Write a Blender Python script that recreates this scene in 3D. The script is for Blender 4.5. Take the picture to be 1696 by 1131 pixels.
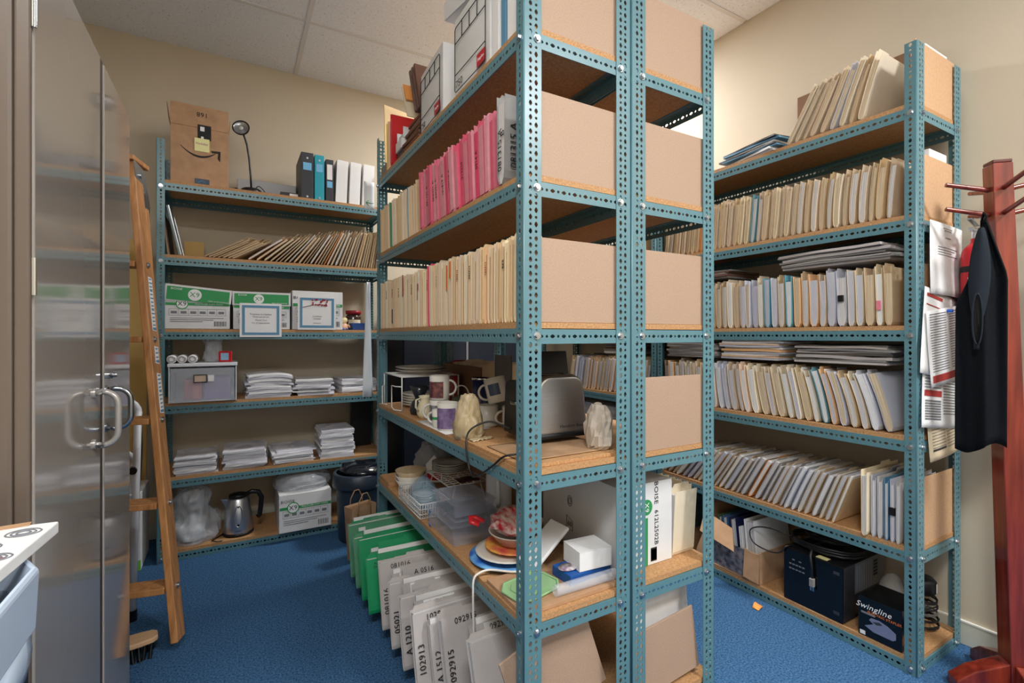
import bpy, bmesh, math, random
from mathutils import Vector, Matrix, Euler, noise
for o in list(bpy.data.objects): bpy.data.objects.remove(o, do_unlink=True)
S=bpy.context.scene; COL=S.collection
R=math.radians; PI=math.pi
random.seed(11)
# ---------------------------------------------------------------- camera, world, lights, exposure
cd=bpy.data.cameras.new('camera'); cam=bpy.data.objects.new('camera',cd); COL.objects.link(cam)
cd.sensor_width=36; cd.lens=803/1696*36; cd.shift_y=-9.5/1696; cd.clip_start=.02
cam.location=(0,0,1.215); cam.rotation_euler=(R(90),0,R(-29.8)); S.camera=cam
w=bpy.data.worlds.new('world'); S.world=w; w.use_nodes=True
w.node_tree.nodes['Background'].inputs[0].default_value=(.8,.85,1,1); w.node_tree.nodes['Background'].inputs[1].default_value=.3
S.view_settings.view_transform='Standard'; S.view_settings.look='None'; S.view_settings.gamma=1; S.view_settings.use_curve_mapping=False
S.view_settings.exposure=0.02
WARM=(.975,.985,1)
LIGHTS_CELL=[((1.8,2.6),(52,'right aisle beside the wall',WARM)),((1.8,-1.0),(84,'entrance on the right',WARM)),((-.2,-.4),(58,'entrance on the left beside the cabinets',WARM))]   # ceiling cell, (watts, place, colour)
CEIL=2.98; RX=2.5; BY=3.58; LX=-.95; FY=-2.0

# ---------------------------------------------------------------- materials
def lin(c): return tuple((x/12.92 if x<=.04045 else ((x+.055)/1.055)**2.4) for x in [v/255 for v in c])
M={}
def mat(name,c,rough=.6,metal=0,var=0,noise_=0,scale=30,bump=0,bscale=None,stripe=None,spec=None,alpha=None,trans=0,emit=0,c2=None,stretch=None,coat=0):
    if name in M: return M[name]
    m=bpy.data.materials.new(name); m.use_nodes=True; nt=m.node_tree; N=nt.nodes; L=nt.links
    b=N['Principled BSDF']; col=lin(c)
    b.inputs['Base Color'].default_value=(*col,1); b.inputs['Roughness'].default_value=rough; b.inputs['Metallic'].default_value=metal
    if spec is not None: b.inputs['Specular IOR Level'].default_value=spec
    if coat: b.inputs['Coat Weight'].default_value=coat; b.inputs['Coat Roughness'].default_value=.08
    if trans: b.inputs['Transmission Weight'].default_value=trans
    if alpha is not None: b.inputs['Alpha'].default_value=alpha
    if emit: b.inputs['Emission Color'].default_value=(*col,1); b.inputs['Emission Strength'].default_value=emit
    tc=N.new('ShaderNodeTexCoord'); mp=N.new('ShaderNodeMapping'); L.new(tc.outputs['Object'],mp.inputs[0])
    if stretch: mp.inputs['Scale'].default_value=stretch
    out=None
    if noise_ or c2 or bump:
        n=N.new('ShaderNodeTexNoise'); n.inputs['Scale'].default_value=scale; n.inputs['Detail'].default_value=5; L.new(mp.outputs[0],n.inputs['Vector'])
    if noise_ or c2:
        r=N.new('ShaderNodeValToRGB'); L.new(n.outputs[0],r.inputs[0]); e=r.color_ramp.elements
        e[0].position=.33; e[1].position=.67
        k=noise_
        a=col if not c2 else lin(c2)
        e[0].color=(*[x*(1-k) for x in a],1); e[1].color=(*[min(1,x*(1+k)) for x in col],1); out=r.outputs[0]
    if var:
        oi=N.new('ShaderNodeObjectInfo'); mr=N.new('ShaderNodeMapRange'); mr.inputs[3].default_value=1-var; mr.inputs[4].default_value=1+var*.6
        L.new(oi.outputs['Random'],mr.inputs[0]); hs=N.new('ShaderNodeHueSaturation'); L.new(mr.outputs[0],hs.inputs['Value'])
        m2=N.new('ShaderNodeMapRange'); m2.inputs[3].default_value=1.15; m2.inputs[4].default_value=.7
        mu=N.new('ShaderNodeMath'); mu.operation='MULTIPLY'; mu.inputs[1].default_value=7.31; fr=N.new('ShaderNodeMath'); fr.operation='FRACT'
        L.new(oi.outputs['Random'],mu.inputs[0]); L.new(mu.outputs[0],fr.inputs[0]); L.new(fr.outputs[0],m2.inputs[0]); L.new(m2.outputs[0],hs.inputs['Saturation'])
        if out: L.new(out,hs.inputs['Color'])
        else: hs.inputs['Color'].default_value=(*col,1)
        out=hs.outputs[0]
    if out: L.new(out,b.inputs['Base Color'])
    if bump:
        bp=N.new('ShaderNodeBump'); bp.inputs['Strength'].default_value=bump; bp.inputs['Distance'].default_value=.003
        if bscale:
            n2=N.new('ShaderNodeTexNoise'); n2.inputs['Scale'].default_value=bscale; n2.inputs['Detail'].default_value=3; L.new(mp.outputs[0],n2.inputs['Vector']); L.new(n2.outputs[0],bp.inputs['Height'])
        else: L.new(n.outputs[0],bp.inputs['Height'])
        L.new(bp.outputs[0],b.inputs['Normal'])
    M[name]=m; return m
wall_m=mat('wall_paint',(196,184,163),.75,noise_=.02,scale=3,bump=.05,bscale=250)
ceil_m=mat('ceiling_tile',(232,237,244),.9,noise_=.0,c2=(224,229,236),scale=60,bump=.35,bscale=130)
# dark fissures of the mineral tile
def _fiss(m):
    nt=m.node_tree;N=nt.nodes;L=nt.links;b=N['Principled BSDF']
    src=b.inputs['Base Color'].links[0].from_socket
    tc=N.new('ShaderNodeTexCoord');mp=N.new('ShaderNodeMapping');mp.inputs['Scale'].default_value=(1,.45,1);L.new(tc.outputs['Object'],mp.inputs[0])
    n=N.new('ShaderNodeTexNoise');n.inputs['Scale'].default_value=120;n.inputs['Detail'].default_value=2;L.new(mp.outputs[0],n.inputs[0])
    r=N.new('ShaderNodeValToRGB');r.color_ramp.elements[0].position=.3;r.color_ramp.elements[1].position=.35;r.color_ramp.elements[0].color=(.62,.62,.62,1);L.new(n.outputs[0],r.inputs[0])
    mx=N.new('ShaderNodeMix');mx.data_type='RGBA';mx.blend_type='MULTIPLY';mx.inputs[0].default_value=1;L.new(src,mx.inputs[6]);L.new(r.outputs[0],mx.inputs[7]);L.new(mx.outputs[2],b.inputs['Base Color'])
_fiss(ceil_m)
carpet_m=mat('blue_carpet',(76,116,156),.95,c2=(42,78,118),noise_=.16,scale=150,bump=1,bscale=420,spec=.1)
steel_m=mat('teal_painted_steel',(91,133,143),.34,noise_=.03,scale=8,spec=.6)
zinc_m=mat('zinc',(190,195,200),.3,1)
board_m=mat('particle_board',(196,152,106),.7,c2=(172,126,82),noise_=.06,scale=160,bump=.05)
hard_m=mat('hardboard',(181,153,131),.62,c2=(171,143,121),noise_=.02,scale=260)
hard2_m=mat('hardboard_orange',(208,168,130),.6,c2=(199,159,122),noise_=.02,scale=90)
manila_m=mat('manila',(225,198,160),.7,var=.13,noise_=.03,scale=25)
cream_m=mat('cream_folder',(233,216,184),.7,var=.08,noise_=.02,scale=25)
pink_m=mat('pink_folder',(228,112,134),.6,var=.1,noise_=.05,scale=30)
green_m=mat('green_folder',(28,150,96),.6,var=.08,noise_=.04,scale=30)
fwhite_m=mat('pale_grey_folder',(190,183,180),.7,var=.06,noise_=.03,scale=25)
fgrey_m=mat('grey_folder',(140,138,136),.7,noise_=.04,scale=30)
teal_m=mat('teal_folder',(62,160,180),.6,var=.06)
lav_m=mat('lavender_paper',(207,209,222),.7,var=.06)
peach_m=mat('peach_folder',(240,196,150),.7,var=.06)
tanp_m=mat('tan_edges',(218,192,152),.8,c2=(178,148,108),noise_=.04,scale=1,stretch=(3,420,3))
crp_m=mat('cream_edges',(230,214,186),.8,c2=(196,172,138),noise_=.04,scale=1,stretch=(3,420,3))
paper_m=mat('paper_edges',(232,230,228),.8,c2=(190,188,190),noise_=.04,scale=1,stretch=(3,520,3))
paperz_m=mat('stacked_paper',(236,236,240),.8,c2=(188,188,200),noise_=.05,scale=1,stretch=(6,6,600))
white_m=mat('white_paper',(238,238,238),.75,noise_=.02,scale=10)
wbox_m=mat('white_card',(226,226,226),.7,noise_=.03,scale=12)
card_m=mat('brown_card',(184,146,112),.75,c2=(174,136,102),noise_=.03,scale=20)
cardd_m=mat('card_dark',(120,88,64),.8)
brownw_m=mat('brown_wallet',(120,78,60),.6,var=.15)
black_m=mat('black_plastic',(18,19,22),.4)
blackg_m=mat('black_gloss',(8,9,11),.15)
dark_m=mat('dark_grey',(52,54,60),.5)
ink_m=mat('black_ink',(24,24,26),.7)
redink_m=mat('red_ink',(170,52,48),.7)
greenink_m=mat('green_print',(46,150,84),.55)
greyink_m=mat('grey_print',(120,122,128),.8)
blueink_m=mat('blue_print',(96,146,178),.7)
whiteink_m=mat('white_print',(240,240,240),.6)
orangeink_m=mat('orange_print',(236,120,36),.6)
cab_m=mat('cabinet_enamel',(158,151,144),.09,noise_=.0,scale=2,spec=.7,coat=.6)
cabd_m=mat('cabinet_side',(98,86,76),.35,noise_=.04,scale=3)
chrome_m=mat('chrome',(205,208,212),.12,1)
steelb_m=mat('brushed_steel',(206,208,214),.38,1,noise_=.04,scale=1,stretch=(4,4,260))
satin_m=mat('satin_steel',(164,170,178),.22,1)
wood_m=mat('ladder_wood',(196,140,88),.5,c2=(166,112,64),noise_=.06,scale=6,stretch=(9,9,.6))
cherry_m=mat('cherry_wood',(134,50,34),.25,c2=(100,30,22),noise_=.08,scale=5,stretch=(8,8,.7),coat=.3)
red_m=mat('red',(196,30,40),.35)
redd_m=mat('dark_red',(150,20,30),.4)
blue_m=mat('party_blue',(30,96,200),.4)
navy_m=mat('navy',(28,36,80),.3)
bincol_m=mat('bin_slate',(40,52,66),.4)
tealb_m=mat('teal_binder',(30,160,180),.45)
china_m=mat('china',(222,218,208),.22,coat=.3)
tan_china_m=mat('tan_china',(196,172,138),.35)
wire_m=mat('white_wire',(228,228,226),.4)
bag_m=mat('clear_bag',(232,238,246),.18,alpha=.34,noise_=.1,scale=14,bump=.6,bscale=22)
bagt_m=mat('tan_bag',(214,196,160),.4,alpha=.9,c2=(196,174,132),scale=14,bump=.6,bscale=22)
clear_m=mat('clear_plastic',(214,222,240),.08,alpha=.13,spec=.8)
pinkp_m=mat('pink_papers',(226,140,156),.7,c2=(196,96,118),scale=1,stretch=(3,520,3))
frost_m=mat('frosted_plastic',(224,230,240),.25,alpha=.30)
frostw_m=mat('white_plastic',(228,232,238),.35)
fridge_m=mat('pale_plastic',(196,212,232),.22,coat=.3)
purple_m=mat('purple',(130,90,176),.5)
yellow_m=mat('yellow',(232,206,110),.6)
post_m=mat('sticky_note',(238,234,170),.7)
orange_m=mat('orange',(240,160,80),.6)
fabric_m=mat('black_fabric',(14,17,22),.85,noise_=.2,scale=120,bump=.3,bscale=500,spec=.15)
fabricg_m=mat('slate_fabric',(30,37,46),.8,bump=.3,bscale=500,spec=.2)
cable_m=mat('black_cable',(22,22,24),.45)
cablew_m=mat('white_cable',(226,222,214),.45)
sage_m=mat('sage_plastic',(150,190,140),.35)
brownpaper_m=mat('brown_paper',(176,142,108),.75,c2=(152,118,86),scale=12,bump=.5,bscale=25)
greypaper_m=mat('grey_bag_paper',(196,186,172),.7,c2=(176,164,150),scale=12,bump=.6,bscale=24)
maroon_m=mat('maroon',(128,30,56),.5)
base_m=mat('baseboard_vinyl',(196,196,182),.5)
trim_m=mat('white_trim',(240,238,230),.5)
tbar_m=mat('ceiling_grid',(212,213,215),.5)
glass_m=mat('diffuser',(255,250,240),.5,emit=3)

# ---------------------------------------------------------------- mesh builder
def smooth(P,k):
    Q=[P[0]*2-P[1]]+P+[P[-1]*2-P[-2]]; out=[]
    for i in range(1,len(Q)-2):
        a,b,c,d=Q[i-1:i+3]
        for j in range(k):
            t=j/k; out.append(.5*((2*b)+(c-a)*t+(2*a-5*b+4*c-d)*t*t+(3*b-a-3*c+d)*t**3))
    return out+[P[-1]]
class B:
    def __init__(s): s.v=[];s.f=[];s.mi=[];s.sm=[]
    def add(s,vs,fs,mi=0,sm=False):
        o=len(s.v); s.v+= [tuple(v) for v in vs]
        for f in fs: s.f.append(tuple(i+o for i in f)); s.mi.append(mi); s.sm.append(sm)
        return s
    def box(s,x0,y0,z0,x1,y1,z1,mi=0,mt=None):
        v=[Vector(p) for p in ((x0,y0,z0),(x1,y0,z0),(x1,y1,z0),(x0,y1,z0),(x0,y0,z1),(x1,y0,z1),(x1,y1,z1),(x0,y1,z1))]
        if mt: v=[mt@p for p in v]
        return s.add(v,[(0,3,2,1),(4,5,6,7),(0,1,5,4),(1,2,6,5),(2,3,7,6),(3,0,4,7)],mi)
    def obox(s,c,sz,rot=(0,0,0),mi=0):
        mt=Matrix.Translation(c)@Euler([R(a) for a in rot]).to_matrix().to_4x4(); a,b,d=[q/2 for q in sz]
        return s.box(-a,-b,-d,a,b,d,mi,mt)
    def cyl(s,p0,p1,r0,r1=None,n=12,mi=0,caps=True,sm=True):
        r1=r0 if r1 is None else r1; p0=Vector(p0);p1=Vector(p1); q=(p1-p0).to_track_quat('Z','Y').to_matrix()
        v=[]
        for p,r in ((p0,r0),(p1,r1)):
            for i in range(n):
                a=2*PI*i/n; v.append(p+q@Vector((math.cos(a)*r,math.sin(a)*r,0)))
        s.add(v,[(i,(i+1)%n,n+(i+1)%n,n+i) for i in range(n)],mi,sm)
        if caps: s.add(v,[tuple(range(n))[::-1],tuple(range(n,2*n))],mi)
        return s
    def lathe(s,prof,n=24,c=(0,0,0),mi=0,mt=None,sx=1,sy=1,sm=True,cap=True):
        v=[]
        for r,z in prof:
            for i in range(n):
                a=2*PI*i/n; p=Vector((math.cos(a)*r*sx,math.sin(a)*r*sy,z)); p=mt@p if mt else p; v.append(p+Vector(c))
        f=[]
        for j in range(len(prof)-1):
            for i in range(n): f.append((j*n+i,j*n+(i+1)%n,(j+1)*n+(i+1)%n,(j+1)*n+i))
        if cap and prof[0][0]>1e-6: f.append(tuple(range(n))[::-1]) if prof[0][1]<=prof[-1][1]+9 else None
        return s.add(v,f,mi,sm)
    def tube(s,pts,r,n=6,mi=0,closed=False,flat=1,curve=0):
        pts=[Vector(p) for p in pts]
        if curve: pts=smooth(pts,curve)
        m=len(pts); v=[]; up=None
        for i,p in enumerate(pts):
            a=pts[(i-1)%m] if (closed or i>0) else p; b=pts[(i+1)%m] if (closed or i<m-1) else p
            t=(b-a).normalized()
            if up is None: up=Vector((0,0,1)) if abs(t.z)<.9 else Vector((1,0,0))
            x=t.cross(up); 
            if x.length<1e-5: x=t.orthogonal()
            x.normalize(); y=x.cross(t).normalized(); up=y
            for k in range(n):
                an=2*PI*k/n; v.append(p+x*math.cos(an)*r+y*math.sin(an)*r*flat)
        f=[]
        for i in range(m if closed else m-1):
            for k in range(n): f.append((i*n+k,((i+1)%m)*n+k,((i+1)%m)*n+(k+1)%n,i*n+(k+1)%n))
        if not closed: f+= [tuple(range(n)),tuple(range((m-1)*n,m*n))[::-1]]
        return s.add(v,f,mi,True)
    def prism(s,poly,h,mt=None,mi=0,z0=0):
        n=len(poly); v=[Vector((x,y,z0)) for x,y in poly]+[Vector((x,y,z0+h)) for x,y in poly]
        if mt: v=[mt@p for p in v]
        return s.add(v,[tuple(range(n))[::-1],tuple(range(n,2*n))]+[(i,(i+1)%n,n+(i+1)%n,n+i) for i in range(n)],mi)
    def surf(s,fn,nu,nv,mi=0,sm=True,thick=0):
        v=[fn(i/nu,j/nv) for i in range(nu+1) for j in range(nv+1)]
        f=[(i*(nv+1)+j,(i+1)*(nv+1)+j,(i+1)*(nv+1)+j+1,i*(nv+1)+j+1) for i in range(nu) for j in range(nv)]
        if not thick: return s.add(v,f,mi,sm)
        v=[Vector(p) for p in v]; nr=[Vector((0,0,0)) for _ in v]
        for q in f:
            nn=(v[q[1]]-v[q[0]]).cross(v[q[3]]-v[q[0]])
            for k in q: nr[k]+=nn
        o=len(v); v2=v+[p-n.normalized()*thick if n.length>0 else p for p,n in zip(v,nr)]
        f2=[tuple(q) for q in f]+[tuple(k+o for k in q)[::-1] for q in f]
        rim=[i*(nv+1) for i in range(nu+1)]+[nu*(nv+1)+j for j in range(1,nv+1)]+[i*(nv+1)+nv for i in range(nu-1,-1,-1)]+[j for j in range(nv-1,0,-1)]
        for a,b in zip(rim,rim[1:]+rim[:1]): f2.append((b,a,a+o,b+o))
        return s.add(v2,f2,mi,sm)
    def mesh(s,name,mats,bevel=0,seg=2):
        me=bpy.data.meshes.new(name); me.from_pydata(s.v,[],s.f)
        for m in (mats if isinstance(mats,(list,tuple)) else [mats]): me.materials.append(m)
        me.polygons.foreach_set('material_index',s.mi); me.polygons.foreach_set('use_smooth',s.sm)
        bm=bmesh.new(); bm.from_mesh(me); bmesh.ops.recalc_face_normals(bm,faces=bm.faces)
        if bevel:
            es=[e for e in bm.edges if len(e.link_faces)==2 and e.calc_face_angle(0)>R(35)]
            bmesh.ops.bevel(bm,geom=es,offset=bevel,segments=seg,profile=.5,affect='EDGES',clamp_overlap=True)
        bm.to_mesh(me); bm.free(); me.update(); return me
    def obj(s,name,mats,parent=None,bevel=0,seg=2,loc=None,rot=None):
        return link(name,s.mesh(name,mats,bevel,seg),parent,loc,rot)
def link(name,me,parent=None,loc=None,rot=None):
    o=bpy.data.objects.new(name,me); COL.objects.link(o); o.parent=parent
    if loc is not None: o.location=loc
    if rot is not None: o.rotation_euler=rot
    return o
def tag(o,label,cat,group=None):
    o['label']=label; o['category']=cat
    if group: o['group']=group
    return o
def thing(name,label,cat,loc=(0,0,0),rz=0,group=None,rot=None):
    o=bpy.data.objects.new(name,None); COL.objects.link(o); o.empty_display_size=.05; o.location=loc
    o.rotation_euler=rot if rot else (0,0,rz); return tag(o,label,cat,group)
def part_of(o,p):
    o.parent=p; o.matrix_parent_inverse=(Matrix.Translation(p.location)@p.rotation_euler.to_matrix().to_4x4()).inverted()
    for k in ('label','category','group'):
        if k in o: del o[k]
    return o
def struct(o): o['kind']='structure'; return o
def copy_tree(o,parent=None):
    c=o.copy(); COL.objects.link(c); c.parent=parent
    for ch in o.children: copy_tree(ch,c)
    return c
DG=None; TX={}
def textmesh(t,size,m,sx=1,shear=0):
    k=(t,size,m.name,sx,shear)
    if k in TX: return TX[k]
    cu=bpy.data.curves.new('t','FONT'); cu.body=t; cu.size=size; cu.extrude=.0003; cu.align_x='CENTER'; cu.align_y='CENTER'; cu.resolution_u=2; cu.shear=shear; cu.space_character=1.05
    o=bpy.data.objects.new('t',cu); COL.objects.link(o); dg=bpy.context.evaluated_depsgraph_get()
    me=bpy.data.meshes.new_from_object(o.evaluated_get(dg)); bpy.data.objects.remove(o); bpy.data.curves.remove(cu)
    me.materials.clear(); me.materials.append(m); me.name='lettering'
    if sx!=1: me.transform(Matrix.Diagonal((sx,1,1,1)))
    TX[k]=me; return me
SOUTH=(R(90),0,0); WEST=(R(90),0,R(-90))
def text(t,size,m,loc,rot,parent,name='lettering',sx=1,shear=0): return link(name,textmesh(t,size,m,sx,shear),parent,loc,rot)
def wob(p,f,a): return Vector((noise.noise(Vector(p)*f),noise.noise(Vector(p)*f+Vector((7,3,1))),noise.noise(Vector(p)*f+Vector((1,9,5)))))*a
# ---------------------------------------------------------------- room shell
def sbox(name,x0,y0,z0,x1,y1,z1,m,parent=None):
    o=B().box(x0,y0,z0,x1,y1,z1).obj(name,m,parent)
    return o if parent else struct(o)
sbox('floor',LX-.1,FY-.1,-.1,RX+.1,BY+.1,0,carpet_m)
sbox('wall_back',LX-.1,BY,0,RX+.1,BY+.1,CEIL+.1,wall_m)
sbox('wall_right',RX,FY,0,RX+.1,BY,CEIL+.1,wall_m)
sbox('wall_left',LX-.1,FY,0,LX,BY,CEIL+.1,wall_m)
sbox('wall_front',LX-.1,FY-.1,0,RX+.1,FY,CEIL+.1,wall_m)
bb=sbox('baseboard_right',RX-.008,FY+.01,.001,RX-.0005,BY-.01,.088,base_m)
sbox('cap_strip',RX-.010,FY+.01,.088,RX-.0005,BY-.01,.094,trim_m,bb)
bb=sbox('baseboard_back',LX+.01,BY-.008,.001,RX-.012,BY-.0005,.088,base_m)
ceiling=sbox('ceiling',LX-.1,FY-.1,CEIL+.03,RX+.1,BY+.1,CEIL+.1,ceil_m)
XC=[LX,-.86,.36,1.58,RX]; YC=[BY,2.935,2.325,1.715,1.105,.495,-.115,-.725,-1.335,FY]
for i in range(4):
    for j in range(9):
        x0,x1,y1,y0=XC[i],XC[i+1],YC[j],YC[j+1]
        for (lx,ly),lw in LIGHTS_CELL:
            if x0<=lx<x1 and y0<=ly<y1:
                if i==3: sbox('ceiling_tile',2.215,y0+.012,CEIL+.004,x1-.001,y1-.012,CEIL+.02,ceil_m,ceiling); x1=2.215
                f=thing('ceiling_light','recessed square ceiling light panel over the %s'%lw[1],'light',((x0+x1)/2,(y0+y1)/2,CEIL),0,'ceiling light panels')
                hx,hy=(x1-x0)/2-.014,(y1-y0)/2-.014
                g=B()
                for a,b,c,d in ((-hx,-hy,hx,-hy+.03),(-hx,hy-.03,hx,hy),(-hx,-hy+.03,-hx+.03,hy-.03),(hx-.03,-hy+.03,hx,hy-.03)): g.box(a,b,0,c,d,.025)
                g.obj('frame',tbar_m,f); B().box(-hx+.03,-hy+.03,.006,hx-.03,hy-.03,.012).obj('diffuser',glass_m,f)
                ld=bpy.data.lights.new('lamp','AREA'); ld.shape='RECTANGLE'; ld.size=2*hx-.08; ld.size_y=2*hy-.08; ld.energy=lw[0]; ld.color=lw[2]
                lo=bpy.data.objects.new('lamp',ld); COL.objects.link(lo); lo.parent=f; lo.location=(0,0,.003)
                break
        else: sbox('ceiling_tile',x0+.012 if i else x0+.001,y0+.012 if j<8 else y0+.001,CEIL+.004,x1-(.012 if i<3 else .001),y1-(.012 if j else .001),CEIL+.02,ceil_m,ceiling)
for x in XC[1:-1]: sbox('grid_bar',x-.012,FY+.001,CEIL,x+.012,BY-.001,CEIL+.025,tbar_m,ceiling)
for y in YC[1:-1]:
    for i in range(4): sbox('grid_bar',XC[i]+.012,y-.012,CEIL,XC[i+1]-.012,y+.012,CEIL+.025,tbar_m,ceiling)

# ---------------------------------------------------------------- slotted angle racks
T=.002
def hole(kind,cu,cv,alongv):
    if kind=='big': hw,hh=.0056,.0082; k=.62
    else: hw=hh=.0042; k=.7071
    p=[(0,hh),(hw*k,hh*k),(hw,0),(hw*k,-hh*k),(0,-hh),(-hw*k,-hh*k),(-hw,0),(-hw*k,hh*k)]
    if kind=='bigh': p=[(y,x) for x,y in p]
    return [(cu+x,cv+y) for x,y in p]
def flange(b,mt,length,strips,pitch=.01905):
    # flat perforated strip: u across, v along, thickness T along +w
    n=int(length/pitch); v0=(length-n*pitch)/2
    def quad2(pts):
        a=[mt@Vector((x,y,0)) for x,y in pts]; c=[mt@Vector((x,y,T)) for x,y in pts]; k=len(pts)
        b.add(a+c,[tuple(range(k))[::-1],tuple(range(k,2*k))]+[(i,(i+1)%k,k+(i+1)%k,k+i) for i in range(k)])
    for s in strips:
        u0,u1,ph=s
        if ph is None: quad2([(u0,0),(u1,0),(u1,length),(u0,length)]); continue
        if v0>1e-5:
            quad2([(u0,0),(u1,0),(u1,v0),(u0,v0)]); quad2([(u0,length-v0),(u1,length-v0),(u1,length),(u0,length)])
        for i in range(n):
            a=v0+i*pitch; c=a+pitch; um=(u0+u1)/2; vm=(a+c)/2
            o=[(um,c),(u1,c),(u1,vm),(u1,a),(um,a),(u0,a),(u0,vm),(u0,c)]
            h=hole('big' if (i+ph)%2==0 else 'small',um,vm,0)
            vs=[mt@Vector((x,y,0)) for x,y in o]+[mt@Vector((x,y,0)) for x,y in h]+[mt@Vector((x,y,T)) for x,y in o]+[mt@Vector((x,y,T)) for x,y in h]
            fs=[]
            for k in range(8):
                l=(k+1)%8
                fs+=[(k,l,8+l,8+k),(16+k,24+k,24+l,16+l),(8+k,8+l,24+l,24+k)]
            b.add(vs,fs)
def fl_mesh(name,parts):
    b=B()
    for p in parts: flange(b,*p)
    me=bpy.data.meshes.new(name); me.from_pydata(b.v,[],b.f); me.materials.append(steel_m)
    bm=bmesh.new(); bm.from_mesh(me); bmesh.ops.remove_doubles(bm,verts=bm.verts,dist=1e-5); bmesh.ops.recalc_face_normals(bm,faces=bm.faces); bm.to_mesh(me); bm.free(); return me
def axes(u,v,w_,o=(0,0,0)):
    m=Matrix.Identity(4)
    for i,a in enumerate((u,v,w_)):
        for j in range(3): m[j][i]=a[j]
    for j in range(3): m[j][3]=o[j]
    return m
RH=2.267
def post_mesh(mx):
    me=fl_mesh('post',[(axes((1,0,0),(0,0,1),(0,1,0)),RH,[(.004,.013,None),(.013,.031,0),(.031,.049,1),(.049,.057,None)]),
                       (axes((0,1,0),(0,0,1),(1,0,0)),RH,[(.004,.011,None),(.011,.030,0),(.030,.038,None)])])
    # rounded corner
    bm=bmesh.new(); bm.from_mesh(me)
    arc=[(0.004-.004*math.cos(a),.004-.004*math.sin(a)) for a in (0,R(30),R(60),R(90))]
    poly=arc+[(.004,.002),(.002,.004)]
    vs=[[bm.verts.new((x,y,z)) for x,y in poly] for z in (0,RH)]
    for i in range(6):
        f=bm.faces.new((vs[0][i],vs[0][(i+1)%6],vs[1][(i+1)%6],vs[1][i])); f.smooth=i<3
    bm.faces.new(vs[0][::-1]); bm.faces.new(vs[1])
    if mx: bmesh.ops.scale(bm,vec=(-1,1,1),verts=bm.verts)
    bmesh.ops.recalc_face_normals(bm,faces=bm.faces)
    bm.to_mesh(me); bm.free(); return me
POST=[post_mesh(0),post_mesh(1)]
BEAMS={}
def beam_mesh(L):
    L=round(L,4)
    if L not in BEAMS:
        BEAMS[L]=fl_mesh('beam',[(axes((0,0,1),(0,1,0),(1,0,0),(0,0,-.02)),L,[(0,.011,None),(.011,.030,0),(.030,.040,None)]),
                                 (axes((1,0,0),(0,1,0),(0,0,-1),(0,0,.02)),L,[(.002,.010,None),(.010,.028,0),(.028,.036,None)])])
    return BEAMS[L]
_b=B(); _b.cyl((0,0,0),(0,0,.0015),.0105,n=14); _b.cyl((0,0,.0015),(0,0,.0075),.0078,n=6,sm=False); _b.cyl((0,0,.0075),(0,0,.0085),.0058,n=10); BOLT=_b.mesh('bolt',zinc_m)
LEVELS=[.021,.415,.815,1.215,1.615,2.015]; TOP=.0367   # board top above beam centre
WID=.381
def rack(label,loc,rz,L,sides=True,ends=True):
    r=thing('storage_rack',label,'rack',loc,rz)
    W=WID
    for k,(x,y,a) in enumerate(((0,0,0),(W,0,0),(W,L,PI),(0,L,PI))): link('post',POST[k%2],r,(x,y,0),(0,0,a))
    for z in LEVELS:
        link('beam',beam_mesh(L-.006),r,(.0023,.003,z)); link('beam',beam_mesh(L-.006),r,(W-.0023,L-.003,z),(0,0,PI))
        link('beam',beam_mesh(W-.008),r,(W-.004,.0023,z-.0022),(0,0,R(90))); link('beam',beam_mesh(W-.008),r,(.004,L-.0023,z-.0022),(0,0,R(-90)))
        B().box(.006,.006,z+.0203,W-.006,L-.006,z+TOP).obj('shelf_board',board_m,r)
        for x,y,a in ((.042,0,0),(W-.042,0,0)) if ends else (): link('bolt',BOLT,r,(x,y-.0002,z),(R(90),0,0))
        for x,y,s in ((0,.02,-1),(0,L-.02,-1)) if sides else (): link('bolt',BOLT,r,(x-.0002,y,z),(0,R(-90),0))
    return r
rack('teal slotted angle rack in the middle, holding the pink folders and the toaster',(.665,1.10,0),0,1.524)
rack('teal slotted angle rack backed against the rack with the toaster, white green box inside',(1.0505,1.10,0),0,1.524,sides=False)
rack('teal slotted angle rack by the coat stand with papers hung on its end',(2.101,.778,0),0,1.219)
rack('teal slotted angle rack behind the coat stand rack, seen only through gaps between posts',(2.101,2.003,0),0,1.219,ends=False)
rack('teal slotted angle rack along the back wall, with brown box and binders on top',(.86,3.168,0),R(90),1.22)
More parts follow.
